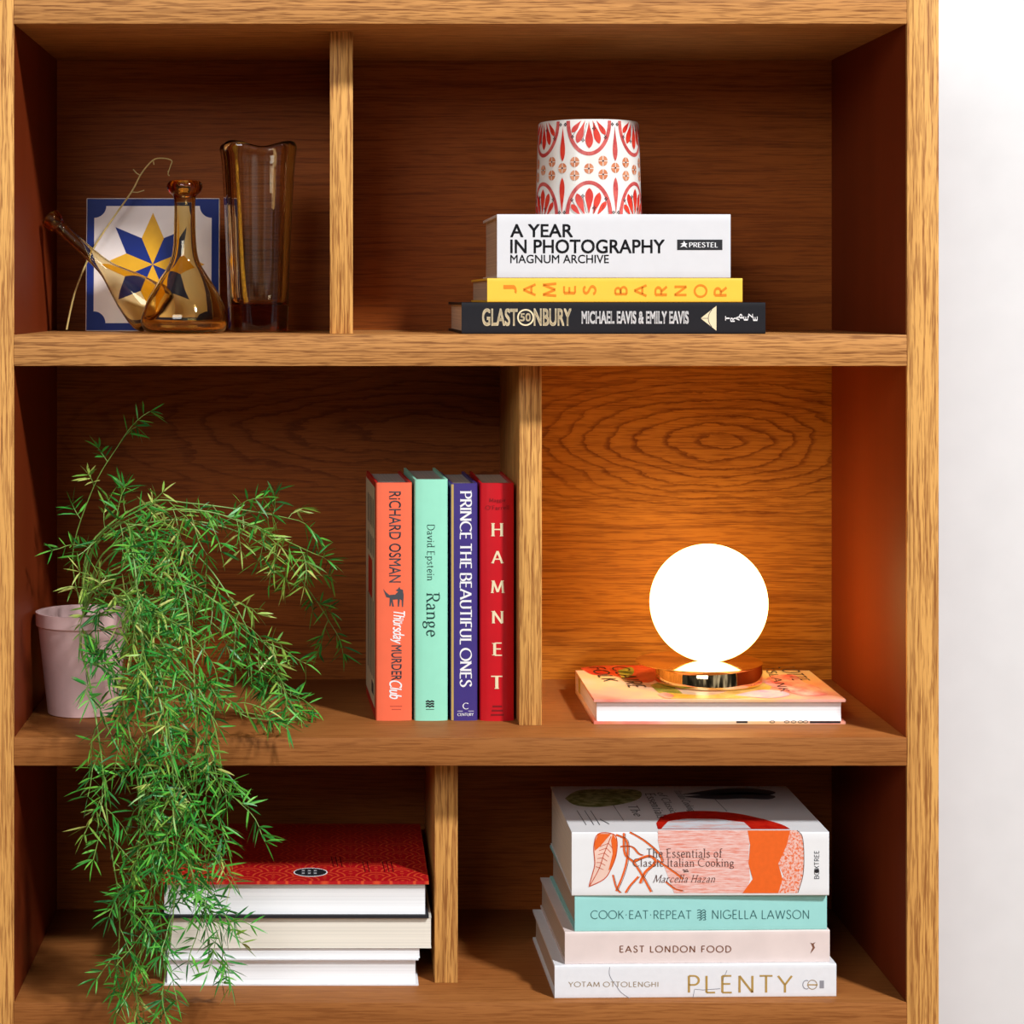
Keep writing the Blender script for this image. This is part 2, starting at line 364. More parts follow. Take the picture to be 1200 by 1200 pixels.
    g['0'] = (0.62, [arc(0.31, 0.5, 0.25, 0.5, 0, 360, 22)], [])
    return g
GL = G()
def stroke(pts, w0, w1, nib=15):
    n = len(pts)
    if n < 2: return [], []
    nb = (math.cos(R(nib)), math.sin(R(nib))); L = []; Rr = []
    closed = n > 3 and abs(pts[0][0] - pts[-1][0]) < 1e-6 and abs(pts[0][1] - pts[-1][1]) < 1e-6
    for i, p in enumerate(pts):
        a = pts[i - 1] if i > 0 else (pts[-2] if closed else p)
        b = pts[i + 1] if i < n - 1 else (pts[1] if closed else p)
        tx, ty = b[0] - a[0], b[1] - a[1]; l = math.hypot(tx, ty) or 1; tx /= l; ty /= l
        k = abs(tx * nb[1] - ty * nb[0]); h = (w0 + (w1 - w0) * k) / 2
        L.append((p[0] - ty * h, p[1] + tx * h)); Rr.append((p[0] + ty * h, p[1] - tx * h))
    vs = L + Rr
    return vs, [(i, i + 1, n + i + 1, n + i) for i in range(n - 1)]
def stext(txt, serif=False, thin=0.05, thick=0.13, gap=0.13, shear=0.0, space=0.36):
    """our own pen-drawn letters -> (verts, faces) in letter units"""
    V = []; F = []; x = 0
    def put(vs, fs):
        o = len(V); V.extend((a + x + shear * b, b) for a, b in vs); F.extend(tuple(i + o for i in f) for f in fs)
    for ch in txt:
        if ch == ' ': x += space; continue
        w, sts, ser = GL[ch]
        for s_ in sts:
            put(*stroke(s_, thin, thick, 15 if serif else 0))
        if serif:
            for sx, sy in ser:
                h = 0.115; t = 0.05
                y0 = sy if sy <= 0.01 else sy - t
                put([(sx - h, y0), (sx + h, y0), (sx + h, y0 + t), (sx - h, y0 + t)], [(0, 1, 2, 3)])
        x += w + gap
    return V, F
def btext(txt, bold=0.0, sp=1.0):
    """Blender's built-in sans face as flat polygons"""
    cu = bpy.data.curves.new('t', 'FONT'); cu.body = txt; cu.size = 1; cu.space_character = sp
    cu.resolution_u = 4
    o = bpy.data.objects.new('t', cu); COL.objects.link(o)
    dg = bpy.context.evaluated_depsgraph_get(); me = bpy.data.meshes.new_from_object(o.evaluated_get(dg))
    V = [(v.co.x, v.co.y) for v in me.vertices]; F = [tuple(p.vertices) for p in me.polygons]
    bpy.data.objects.remove(o); bpy.data.curves.remove(cu); bpy.data.meshes.remove(me)
    if bold:
        V0, F0 = V, F; V = []; F = []
        for dx, dy in ((-1, -1), (1, -1), (1, 1), (-1, 1)):
            F += [tuple(i + len(V) for i in f) for f in F0]; V += [(a + dx * bold, b + dy * bold) for a, b in V0]
    return V, F
def fit(vf, box, mode='h'):
    """letters -> picture positions inside box (x0,y0,x1,y1)"""
    V, F = vf
    a0 = min(v[0] for v in V); a1 = max(v[0] for v in V); b0 = min(v[1] for v in V); b1 = max(v[1] for v in V)
    x0, y0, x1, y1 = box; out = []
    for a, b in V:
        s = (a - a0) / (a1 - a0 or 1); t = (b - b0) / (b1 - b0 or 1)
        if mode == 'h': out.append((x0 + s * (x1 - x0), y1 - t * (y1 - y0)))
        elif mode == 'down': out.append((x0 + t * (x1 - x0), y0 + s * (y1 - y0)))
        else: out.append((x1 - t * (x1 - x0), y1 - s * (y1 - y0)))
    return out, F
def poly(pts): return list(pts), [tuple(range(len(pts)))]
def rect(x0, y0, x1, y1): return poly([(x0, y0), (x1, y0), (x1, y1), (x0, y1)])
def line(pts, w): return stroke(pts, w, w)
def ellipse(cx, cy, rx, ry, n=28): return poly(arc(cx, cy, rx, ry, 0, 360 - 360 / n, n - 1))
def ring(cx, cy, rx, ry, w, n=32): return stroke(arc(cx, cy, rx, ry, 0, 360, n), w, w)

# ------------------------------------------------------------------ books
M['pg_white'] = pages('paper_white', (0.95, 0.95, 0.95), contrast=0.07)
M['pg_cream'] = pages('paper_cream', (0.92, 0.86, 0.74), contrast=0.08)
M['pg_tan'] = pages('paper_tan', (0.60, 0.47, 0.36))
def ink(name, r, g, b, rough=0.45): return plain('ink_' + name, srgb(r, g, b), rough, var=0.03)
M['black'] = ink('black', 32, 32, 36); M['white'] = ink('white', 246, 246, 246); M['grey'] = ink('grey', 70, 72, 78)

class Book:
    """lying flat: x along the spine, y from spine to fore-edge, z through the thickness"""
    def __init__(s, L, T, Dp, loc, rot, cover, pg, hard=True, bulge=0.0, board=0.0025, over=0.003):
        s.L, s.T, s.Dp, s.hard, s.bulge, s.cover, s.pg = L, T, Dp, hard, bulge, cover, pg
        s.t = board if hard else 0.0007; s.ov = over if hard else 0.0004
        s.root = empty('book', loc, rot); s.dec = []
        from mathutils import Euler
        s.Mx = Matrix.Translation(Vector(loc)) @ Euler(rot).to_matrix().to_4x4(); s.Mi = s.Mx.inverted()
    def hit(s, px, py, face, lift):
        c = s.Mi @ Vector((0, -D, ZC)); p = s.Mi @ Vector(((px - VX) / S, 0, ZC + (VY - py) / S)); d = p - c
        ax, v = {'spine': (1, 0.0), 'top': (2, s.T), 'fore': (1, s.Dp), 'bottom': (2, 0.0)}[face]
        k = (v - c[ax]) / d[ax]; q = c + d * k
        if face == 'spine':
            w = max(0.0, 1 - ((q.z - s.T / 2) / (s.T / 2)) ** 2); q.y = -s.bulge * w - lift
        elif face == 'top': q.z = s.T + lift
        elif face == 'bottom': q.z = -lift
        else: q.y = s.Dp + lift
        return q
    def mark(s, pf, mat, face='spine', lift=0.00025):
        pts, fs = pf
        s.dec.append(([s.hit(x, y, face, lift) for x, y in pts], fs, mat))
    def mark_local(s, pts, fs, mat): s.dec.append((pts, fs, mat))
    def finish(s, label, group, cat='book', spine_mat=None):
        L, T, Dp, t, bl = s.L, s.T, s.Dp, s.t, s.bulge
        b = MB(); rc = (min(0.0026, T * 0.12) if s.bulge else min(0.0012, T * 0.1)) if s.hard else 0.0006
        outer = [(Dp, 0.0), (rc, 0.0)]
        for i in range(4): a = R(90 * i / 3); outer.append((rc - rc * math.sin(a), rc - rc * math.cos(a)))
        for i in range(1, 9):
            z = rc + (T - 2 * rc) * i / 9; outer.append((-bl * (1 - ((z - T / 2) / (T / 2)) ** 2), z))
        for i in range(4): a = R(90 * i / 3); outer.append((rc - rc * math.cos(a), T - rc + rc * math.sin(a)))
        outer += [(rc, T), (Dp, T)]
        inner = [(Dp, T - t), (t, T - t), (t, t), (Dp, t)]
        prof = outer + inner; n = len(prof)
        vs = [(0, y, z) for y, z in prof] + [(L, y, z) for y, z in prof]
        fs = [(i, (i + 1) % n, n + (i + 1) % n, n + i) for i in range(n)]
        b.add(vs, fs, s.cover)
        if spine_mat:
            k = b.mi(spine_mat); no = len(outer)
            for i in range(2, no - 3): b.m[i] = k
        # end caps: strips between outer and inner
        def cap(o, flip):
            q = []
            no = len(outer); i0, i1, i2, i3 = no, no + 1, no + 2, no + 3
            q.append((0, 1, i2, i3)); q.append((no - 2, no - 1, i0, i1))
            h = no // 2
            for i in range(1, no - 2):
                q.append((i, i + 1, i2) if i < h else (i, i + 1, i1))
            q.append((h, i1, i2))
            b.f.extend([tuple(x + o for x in (f[::-1] if flip else f)) for f in q]); b.m.extend([0] * len(q))
        cap(0, True); cap(n, False)
        for pts, fs, mat in s.dec: b.add(pts, fs, mat)
        bm = None
        co = b.build('cover', s.root, 30)
        # page block with a slightly hollow fore-edge
        p = MB(); ov = s.ov; x0, x1 = ov, L - ov; y0, y1 = t, Dp - ov; z0, z1 = t, T - t; hol = 0.0022 if s.hard else 0.0003
        k = 8; pr = [(y0, z0)] + [(y1 - hol * (1 - (2 * i / k - 1) ** 2), z0 + (z1 - z0) * i / k) for i in range(k + 1)] + [(y0, z1)]
        m = len(pr); vs = [(x0, y, z) for y, z in pr] + [(x1, y, z) for y, z in pr]
        fs = [(i, (i + 1) % m, m + (i + 1) % m, m + i) for i in range(m)]
        fs += [tuple(range(m))[::-1], tuple(range(m, 2 * m))]
        p.add(vs, fs, s.pg); p.build('page_block', s.root, 30)
        tag(s.root, label, cat, group); return s.root

def flat_book(x0, x1, h, zb, Y, Dp, cover, pg, yaw=0.0, **kw):
    f = (D + Y) / D
    return Book((x1 - x0) / S * f, h / S * f, Dp, (xpx(x0, Y), Y, zb), (0, 0, R(yaw)), cover, pg, **kw)

# --- stack under the pot, top right bay
g1 = 'books stacked flat under the patterned pot'
z0 = SH['s1'][1]; Y = 0.05; f = (D + Y) / D
M['c_navy'] = plain('cover_navy_black', srgb(24, 24, 30), 0.6, spec=0.25, var=0.08, vscale=300)
M['c_yellow'] = plain('cover_yellow', srgb(252, 205, 66), 0.45, var=0.02)
M['c_white'] = plain('cover_white', srgb(226, 226, 228), 0.4, var=0.015)
M['cream_ink'] = ink('cream', 242, 225, 185); M['orange_ink'] = ink('orange', 240, 138, 16)
bk = flat_book(541, 897.5, 37, z0, Y, 0.23, M['c_navy'], M['pg_tan'], 0.4)
bk.mark(fit(btext('GLAST', 0.024), (565, 361.5, 606.5, 382)), M['cream_ink'])
bk.mark(fit(btext('NBURY', 0.024), (625.5, 361.5, 669.5, 382)), M['cream_ink'])
bk.mark(ring(616, 372, 9.0, 9.0, 1.8), M['cream_ink'])
bk.mark(fit(btext('50', 0.02), (609.5, 367, 622, 376.5)), M['cream_ink'])
bk.mark(fit(btext('MICHAEL EAVIS & EMILY EAVIS', 0.03), (681.5, 364.5, 807, 379.5)), M['white'])
bk.mark(poly([(821, 373), (839.5, 358.5), (839.5, 387.5)]), M['cream_ink'])
bk.mark(line(arc(842, 373, 12, 13, 130, 230, 10), 0.7), M['grey'], lift=0.0004)
bk.mark(line([(821, 373), (830, 373)], 0.6), M['grey'], lift=0.0004)
for ch, cx, cy in zip('TRAPEZE', (852.5, 858.5, 864, 869, 874, 879.5, 885), (373, 374.5, 373, 370.5, 373, 370, 373.5)):
    bk.mark(fit(stext(ch, thin=0.16, thick=0.18), (cx - 2.7, cy - 2.6, cx + 2.7, cy + 2.6), 'up'), M['white'])
bk.finish('black hardback with cream and white spine lettering at the bottom of the pot stack', g1)
z0 += 37 / S * f
bk = flat_book(571, 870.5, 28.3, z0, Y, 0.235, M['c_yellow'], M['pg_tan'], 0.4, hard=True, board=0.002, over=0.002)
for ch, a, b_, c, d in [('J', 590, 334, 605.5, 344), ('A', 613, 332, 628, 347), ('M', 636, 331, 652, 348), ('E', 660, 335, 675, 345), ('S', 683, 334, 699, 346),
                        ('B', 720, 335, 735.5, 346), ('A', 743, 333, 758, 348), ('R', 767, 334.6, 782, 347), ('N', 790, 334.6, 805, 347), ('O', 813, 333, 829, 349), ('R', 836.5, 335.7, 852, 347.5)]:
    bk.mark(fit(stext(ch, thin=0.16, thick=0.17), (a, b_, c, d), 'up'), M['orange_ink'])
bk.finish('yellow hardback with orange spine letters, second from the bottom under the pot', g1)
z0 += 28.3 / S * f
bk = flat_book(582.5, 856.5, 75, z0, Y, 0.19, M['c_white'], M['pg_tan'], 0.4)
bk.mark(fit(btext('A YEAR', 0.016), (598, 262.5, 671.5, 278)), M['black'])
bk.mark(fit(btext('IN PHOTOGRAPHY', 0.016), (598, 280.5, 779, 297)), M['black'])
bk.mark(fit(btext('MAGNUM ARCHIVE', 0.008), (598, 298.5, 713.5, 308.5)), M['black'])
bk.mark(rect(793.5, 280.8, 846.5, 293), M['black'])
bk.mark(fit(stext('PRESTEL', True, 0.09, 0.17), (807, 284, 841, 290)), M['white'], lift=0.0004)
bk.mark(poly([(797, 290), (800, 286.5), (797, 285.5), (800.5, 284.8), (801.5, 282), (803, 285), (805.5, 285.5), (803.5, 287.5), (805.5, 290.5), (801.5, 288.5)]), M['white'], lift=0.0004)
bk.finish('thick white hardback with black spine lettering directly beneath the patterned pot', g1)
z0 += 75 / S * f; POTZ = z0

# --- upright novels, middle left bay
g2 = 'upright novels beside the divider'
ZS2 = SH['s2'][1]
def upright(x0, x1, top, Y, Dp, cover, pg, yaw, **kw):
    f = (D + Y) / D; H = zpx(top, Y) - ZS2
    return Book(H, (x1 - x0) / S * f, Dp, (xpx(x0, Y), Y, ZS2 + H), (0, R(90), R(yaw)), cover, pg, **kw)
M['c_orange'] = plain('cover_orange', srgb(250, 112, 76), 0.42, var=0.02)
M['c_red_side'] = plain('cover_red_side', srgb(200, 30, 28), 0.4, var=0.03)
M['c_mint'] = plain('cover_mint', srgb(158, 234, 204), 0.4, var=0.02)
M['c_purple'] = plain('cover_purple', srgb(66, 52, 128), 0.4, var=0.04)
M['c_gold'] = plain('cover_gold', srgb(196, 165, 95), 0.4, var=0.03)
M['c_crimson'] = plain('cover_crimson', srgb(205, 12, 28), 0.38, var=0.03)
M['pg_grey'] = pages('paper_grey', (0.55, 0.50, 0.45))
M['fox'] = ink('charcoal', 74, 74, 80); M['dark_ink'] = ink('dark_green', 28, 62, 58); M['pale'] = plain('printed_panel_cream', srgb(222, 205, 170), 0.5)
M['faint_red'] = ink('faint_red', 130, 8, 18); M['faint_orange'] = ink('faint_orange', 200, 80, 60)
bk = upright(440.5, 483, 565.6, 0.085, 0.150, M['c_red_side'], M['pg_grey'], 3.0, bulge=0.0014)
bk.mark(fit(btext('RiCHARD OSMAN', 0.004), (455.8, 575.7, 469.8, 682.4), 'down'), M['fox'])
fox = [(449, 690), (452.5, 694), (456, 697), (463, 696.5), (466.5, 693), (463.5, 691.5), (466, 690), (468, 687.3), (469, 690), (472, 691), (473, 697), (472.3, 711), (471, 711), (470.5, 703), (468.5, 702), (467.5, 710.5), (466, 710.5), (466, 702), (460, 702.5), (461.5, 710.5), (459.5, 710.5), (458.5, 704.5), (457.8, 710), (456.3, 710), (456.6, 700.5), (452.5, 699.5)]
bk.mark(poly(fox), M['fox'])
bk.mark(fit(stext('Thursday', thin=0.13, thick=0.15, gap=0.02, shear=0.2), (457, 716, 474.5, 754.5), 'down'), M['white'])
bk.mark(fit(stext('The', thin=0.13, thick=0.14, gap=0.02, shear=0.2), (468.5, 724, 472.5, 731), 'down'), M['white'])
bk.mark(fit(btext('MURDER', 0.008), (458.5, 756, 470.5, 797), 'down'), M['fox'])
bk.mark(fit(stext('Club', thin=0.13, thick=0.16, gap=0.02, shear=0.2), (456, 797, 471, 819), 'down'), M['white'])
bk.mark(rect(457, 826.8, 471, 827.8), M['faint_orange']); bk.mark(rect(459, 830.6, 470, 831.5), M['faint_orange'])
# printed left board: cream panel with lines of writing and red figures
Lb, Db = bk.L, bk.Dp
def side(x0, x1, y0, y1, mat, e): bk.mark_local([(x0, y0, -e), (x1, y0, -e), (x1, y1, -e), (x0, y1, -e)], [(0, 1, 2, 3)], mat)
side(0.006, Lb - 0.010, 0.012, Db, M['pale'], 0.0003)
for i, (xx, ln) in enumerate([(0.02, .03), (0.06, .02), (0.125, .03), (0.15, .03), (0.175, .03)]):
    for k in range(5): side(xx, xx + ln, 0.03 + 0.02 * k, 0.036 + 0.02 * k, M['fox'], 0.0005)
side(0.085, 0.125, 0.05, 0.11, M['c_red_side'], 0.0005); side(0.21, 0.222, 0.03, 0.06, M['fox'], 0.0005)
bk.finish('orange hardback novel with a black fox on its spine, leftmost of the upright books', g2, spine_mat=M['c_orange'])
bk = upright(485.8, 525, 561.8, 0.085, 0.150, M['c_mint'], M['pg_grey'], 2.5, bulge=0.0018)
bk.mark(fit(stext('David Epstein', True, 0.05, 0.11), (498.2, 614.7, 509.3, 680), 'down'), M['dark_ink'])
bk.mark(fit(stext('Range', True, 0.05, 0.12), (495, 694, 515.3, 746), 'down'), M['dark_ink'])
for dy in (0, 2.9, 5.8):
    bk.mark(line([(499, 822 + dy), (501.3, 820.8 + dy), (503.6, 822.2 + dy), (506, 820.9 + dy), (508.5, 822 + dy)], 1.9), M['black'])
bk.mark(rect(499, 830.5, 508.5, 831.2), M['dark_ink'])
bk.finish('mint green hardback with dark serif lettering between the orange and purple books', g2)
bk = upright(528, 559.8, 566.5, 0.085, 0.150, M['c_purple'], M['pg_grey'], 2.0, bulge=0.0008)
bk.mark(rect(528.8, 567.5, 531.6, 844), M['c_gold'])
bk.mark(fit(stext('PRINCE THE BEAUTIFUL ONES', True, 0.06, 0.17, gap=0.07, space=0.26), (538.6, 574.6, 552.9, 805), 'down'), M['white'])
bk.mark(fit(stext('C', True, 0.08, 0.14), (542, 823.3, 549, 831)), M['white'])
bk.mark(rect(536, 832.9, 555, 833.4), M['white'])
bk.mark(fit(stext('CENTURY', True, 0.10, 0.16), (536, 835.3, 555, 838.8)), M['white'])
bk.finish('purple hardback with white serif title down its spine, third of the upright books', g2)
bk = upright(562.3, 602.5, 566, 0.085, 0.145, M['c_crimson'], M['pg_tan'], 0.6, bulge=0.0030)
for ch, a, b_, c, d in [('H', 575.3, 612.7, 589.7, 628), ('A', 575.3, 645, 589.9, 660), ('M', 574.8, 679.5, 591, 694.5), ('N', 575.3, 715, 590, 730.5), ('E', 576.3, 752.3, 588, 768), ('T', 575.3, 791.3, 588.5, 806.5)]:
    bk.mark(fit(stext(ch, True, 0.07, 0.17), (a, b_, c, d)), M['cream_ink'], lift=0.0004)
bk.mark(fit(stext("Maggie", True, 0.08, 0.12), (573, 583.5, 592, 589)), M['faint_red'], lift=0.0006)
bk.mark(fit(stext("O'Farrell", True, 0.08, 0.12), (568.5, 592, 596.5, 597)), M['faint_red'], lift=0.0006)
for i, y in enumerate((826, 831, 836)): bk.mark(rect(577 - i, y, 588 + i, y + 2), M['faint_red'], lift=0.0006)
bk.finish('crimson hardback with stacked cream letters on its spine, next to the divider', g2)

# --- stack of cookery books, bottom right bay
g3 = 'cookery books stacked in the lower right bay'
z0 = SH['s3'][1]; Y = 0.012; f = (D + Y) / D
M['c_pwhite'] = plain('cover_soft_white', srgb(236, 237, 240), 0.5, var=0.02, vscale=150)
M['c_pink'] = plain('cover_pale_pink', srgb(232, 214, 208), 0.6, var=0.04, vscale=40)
M['c_aqua'] = plain('cover_aqua', srgb(160, 222, 216), 0.5, var=0.02)
M['gold_ink'] = plain('foil_gold', srgb(196, 160, 88), 0.4, metal=0.2, var=0.05); M['brown_ink'] = ink('brown', 128, 82, 60)
M['teal_ink'] = ink('teal', 60, 108, 110); M['taupe_ink'] = ink('taupe', 168, 148, 122); M['pencil'] = ink('pencil', 150, 150, 158)
bk = flat_book(650, 981.8, 38.6, z0, Y, 0.195, M['c_pwhite'], M['pg_tan'], 1.2, board=0.0025)
bk.mark(fit(stext('YOTAM OTTOLENGHI', thin=0.12, thick=0.13, gap=0.16), (666, 1150.3, 771.5, 1156.6)), M['taupe_ink'])
bk.mark(fit(stext('PLENTY', thin=0.10, thick=0.105, gap=0.24), (806, 1142.5, 929, 1164)), M['gold_ink'])
bk.mark(line(spl([(714.5, 1133), (714, 1141), (717, 1148), (722, 1155), (728, 1163), (738, 1170)]), 0.7), M['pencil'])
bk.mark(line([(812, 1169), (814, 1159), (824, 1160), (844, 1158.5)], 0.7), M['pencil']); bk.mark(line([(846, 1150), (852, 1137)], 0.7), M['pencil'])
bk.mark(ring(952, 1153.8, 5.3, 5.3, 1.0), M['taupe_ink']); bk.mark(line(arc(945, 1153.8, 4.2, 5, 60, 300, 14), 1.0), M['pencil'])
bk.mark(rect(946, 1153.2, 958, 1154.4), M['gold_ink'], lift=0.0004); bk.mark(rect(960.5, 1149, 965.5, 1158), M['pencil'])
bk.finish('white hardback with gold capital letters on the bottom of the cookery stack', g3)
z0 += 38.6 / S * f
bk = flat_book(662, 974.5, 37.8, z0, Y + 0.004, 0.20, M['c_pink'], M['pg_tan'], 1.6, hard=True, board=0.002, over=0.0015)
bk.mark(fit(stext('EAST LONDON FOOD', thin=0.14, thick=0.15, gap=0.26, space=0.5), (726, 1108, 857, 1116.3)), M['brown_ink'])
bk.mark(poly([(949.5, 1104.5), (952, 1105.5), (955.5, 1104), (953.5, 1107), (955, 1110.5), (952.5, 1114), (949.5, 1117.5), (951, 1113), (952.3, 1110.5), (951, 1107)]), M['brown_ink'])
bk.finish('pale pink hardback with brown lettering between the white and aqua cookbooks', g3)
z0 += 37.8 / S * f
bk = flat_book(673.6, 971, 42.6, z0, Y + 0.006, 0.195, M['c_aqua'], M['pg_tan'], 1.6, board=0.0025)
bk.mark(fit(stext('COOK.EAT.REPEAT', thin=0.09, thick=0.095, gap=0.12), (692, 1066.7, 810, 1077)), M['teal_ink'])
bk.mark(fit(stext('NIGELLA LAWSON', thin=0.09, thick=0.095, gap=0.14), (834.5, 1066.2, 948, 1077)), M['teal_ink'])
for i in range(4):
    for k, (dx, dy) in enumerate(((0, 0), (5, 0.6))):
        bk.mark(line(spl([(817 + dx, 1067 + 3 * i + dy), (820 + dx, 1066 + 3 * i), (822 + dx, 1068.5 + 3 * i), (819 + dx, 1069 + 3 * i)]), 0.9), M['teal_ink'])
bk.finish('aqua green hardback with thin teal lettering, second from top of the cookery stack', g3)
z0 += 42.6 / S * f
M['c_paper'] = plain('cover_ivory', srgb(240, 240, 240), 0.38, var=0.015)
def scratch(name, c1, c2, sx, sz, t0, t1):
    m, nt, b = newmat(name); tc = N(nt, 'ShaderNodeTexCoord'); mp = N(nt, 'ShaderNodeMapping')
    mp.inputs['Scale'].default_value = (sx, sz * 0.4, sz); nt.links.new(tc.outputs['Object'], mp.inputs[0])
    f_ = noise(nt, mp.outputs[0], 1.0, 4, 0.65)
    nt.links.new(ramp(nt, f_, [(t0, c1), (t1, c2)]), b.inputs['Base Color']); b.inputs['Roughness'].default_value = 0.38
    return m
M['salmon'] = scratch('print_salmon', srgb(232, 140, 120), srgb(244, 205, 196), 60, 700, 0.36, 0.58)
M['tomato'] = plain('print_orange', srgb(240, 104, 34), 0.38, var=0.04, vscale=200)
M['speck'] = scratch('print_speckle', srgb(238, 110, 52), srgb(242, 200, 188), 420, 420, 0.42, 0.55)
M['deep'] = scratch('print_red', srgb(190, 18, 10), srgb(214, 40, 18), 120, 300, 0.4, 0.6)
M['pale_blue'] = scratch('print_pale', srgb(226, 190, 186), srgb(222, 226, 232), 40, 300, 0.4, 0.55)
M['olive'] = scratch('print_olive', srgb(90, 104, 20), srgb(196, 196, 140), 90, 400, 0.42, 0.62)
M['sepia'] = ink('sepia', 96, 62, 56); M['vein'] = ink('vein', 205, 84, 48); M['leafpale'] = plain('print_leaf', srgb(246, 208, 190), 0.4)
bk = flat_book(670, 972, 74.5, z0, Y + 0.004, 0.200, M['c_paper'], M['pg_cream'], 0.3, hard=True, board=0.0014, over=0.001)
# fruit wrapping from the spine onto the front board
bk.mark(poly([(771, 973)] + [(771, 985), (776, 1010), (784, 1030), (790, 1046.5), (874, 1046.5), (879, 1030), (877, 1005), (879, 973)]), M['salmon'])
bk.mark(poly([(876, 973), (879, 990), (877, 1012), (882, 1030), (870, 1046.5), (912, 1046.5), (917, 1030), (912, 1012), (922, 990), (926, 973)]), M['tomato'], lift=0.0004)
bk.mark(poly([(918, 973), (914, 995), (912, 1012), (918, 1026), (911, 1046.5), (935, 1046.5), (941, 1025), (942, 1000), (940, 980), (934, 973)]), M['speck'])
bk.mark(line(spl([(934, 973), (940, 980), (942, 1000), (941, 1025), (935, 1046)]), 0.7), M['sepia'], lift=0.0004)
leaf = spl([(690, 1039), (694, 1025), (697, 1012), (696, 992), (701, 977), (718, 977), (723, 985), (722, 1002), (716, 1018), (708, 1030), (690, 1039)], 4)
bk.mark(poly(leaf[:-1]), M['leafpale']); bk.mark(line(leaf, 1.1), M['vein'], lift=0.0004)
bk.mark(poly([(701, 977), (716, 977), (709, 985), (704, 991), (697, 997), (696.5, 988)]), M['tomato'], lift=0.0004)
bk.mark(poly([(718, 977), (723, 985), (722, 1002), (716, 1018), (713, 1020), (718, 1000), (716, 985)]), M['tomato'], lift=0.0004)
bk.mark(line(spl([(716, 980), (708, 1000), (702, 1018), (691, 1038)]), 0.9), M['vein'], lift=0.0005)
for k in range(6):
    t = k / 6
    bk.mark(line([(713 - 14 * t, 988 + 34 * t), (718 - 13 * t, 994 + 30 * t)], 0.6), M['vein'], lift=0.0005)
    bk.mark(line([(713 - 14 * t, 988 + 34 * t), (703 - 6 * t, 992 + 28 * t)], 0.6), M['vein'], lift=0.0005)
for pts, w in [([(722, 978), (734, 985), (735, 1005), (730, 1025), (722, 1044)], 2.2), ([(731, 976), (732, 1000), (742, 1010), (752, 1025), (763, 1045)], 2.2),
               ([(738, 975), (755, 985), (772, 1000), (776, 1010)], 2.0), ([(727, 992), (740, 992), (748, 1000), (753, 1002)], 1.8), ([(742, 1010), (760, 1003), (768, 1010), (756, 1022), (750, 1035)], 3.0),
               ([(718, 1025), (722, 1040), (727, 1046)], 1.6), ([(748, 1027), (738, 1038), (733, 1046)], 2.2), ([(770, 1008), (790, 1022), (800, 1030)], 2.0), ([(780, 1033), (790, 1041), (800, 1044)], 1.8)]:
    bk.mark(line(spl(pts), w), M['tomato'], lift=0.0004); bk.mark(line(spl([(a + w * 0.9, b_) for a, b_ in pts]), 0.5), M['sepia'], lift=0.0005)
bk.mark(fit(stext('The Essentials of', True, 0.05, 0.10), (758, 994, 846.5, 1005)), M['sepia'], lift=0.0006)
bk.mark(fit(stext('Classic Italian Cooking', True, 0.05, 0.10), (741.5, 1005.8, 860, 1018)), M['sepia'], lift=0.0006)
bk.mark(line([(800, 1019), (803, 1020), (805, 1019), (807, 1021), (801, 1021.5)], 1.2), M['sepia'], lift=0.0006)
bk.mark(fit(stext('Marcella Hazan', True, 0.05, 0.09, shear=0.3), (765, 1025, 838, 1034)), M['sepia'], lift=0.0006)
bk.mark(fit(stext('BOXTREE', thin=0.12, thick=0.13, gap=0.12), (954, 997, 960, 1030), 'up'), M['grey'])
bk.mark(ellipse(957, 1020.5, 3.0, 2.4), M['black'], lift=0.0004)
# front board seen from above
TP = 'top'
bk.mark(poly([(771, 971.8)] + spl([(769, 965), (776, 957), (795, 952), (825, 950.5), (860, 953), (890, 959), (915, 966), (926, 971.8)], 4)), M['deep'], TP)
bk.mark(poly([(775, 971.5), (783, 963), (805, 959.5), (840, 960), (872, 964), (880, 971.5)]), M['pale_blue'], TP, 0.0004)
bk.mark(poly(spl([(662, 936), (676, 927), (705, 925), (745, 926), (752, 933), (740, 940), (712, 945), (690, 946), (672, 943), (662, 936)], 3)[:-1]), M['olive'], TP)
for x0, y0 in ((676, 950), (685, 950), (692, 950), (703, 960)):
    bk.mark(line([(x0, y0), (x0 + 11, y0 + 17 if y0 < 955 else y0 + 6)], 0.7), M['black'], TP)
bk.mark(line([(712, 934), (731, 962)], 0.5), M['black'], TP)
for txt, (xa_, ya_), (xb_, yb_), h_ in [('The', (735, 944), (744, 957), 11), ('Essentials', (756, 930), (771, 959), 11), ('of Classic', (770, 929), (786, 953), 9), ('Italian Cooking', (790, 927), (808, 951), 9)]:
    V, F_ = stext(txt, True, 0.07, 0.12); w_ = max(v[0] for v in V)
    bk.mark(([(xa_ + (xb_ - xa_) * a / w_ + h_ * b_, ya_ + (yb_ - ya_) * a / w_) for a, b_ in V], F_), M['black'], TP)
bk.mark(line([(838, 937), (852, 951)], 0.5), M['black'], TP)
for off in (0, 5):
    bk.mark(poly(spl([(800, 931 + off * .6), (840, 925 + off), (880, 924 + off), (908, 928 + off), (900, 932 + off), (870, 931 + off), (840, 932 + off), (800, 931 + off * .6)], 3)[:-1]), M['grey'], TP)
bk.finish('thick white cookbook with a large orange tomato drawing on top of its stack', g3)

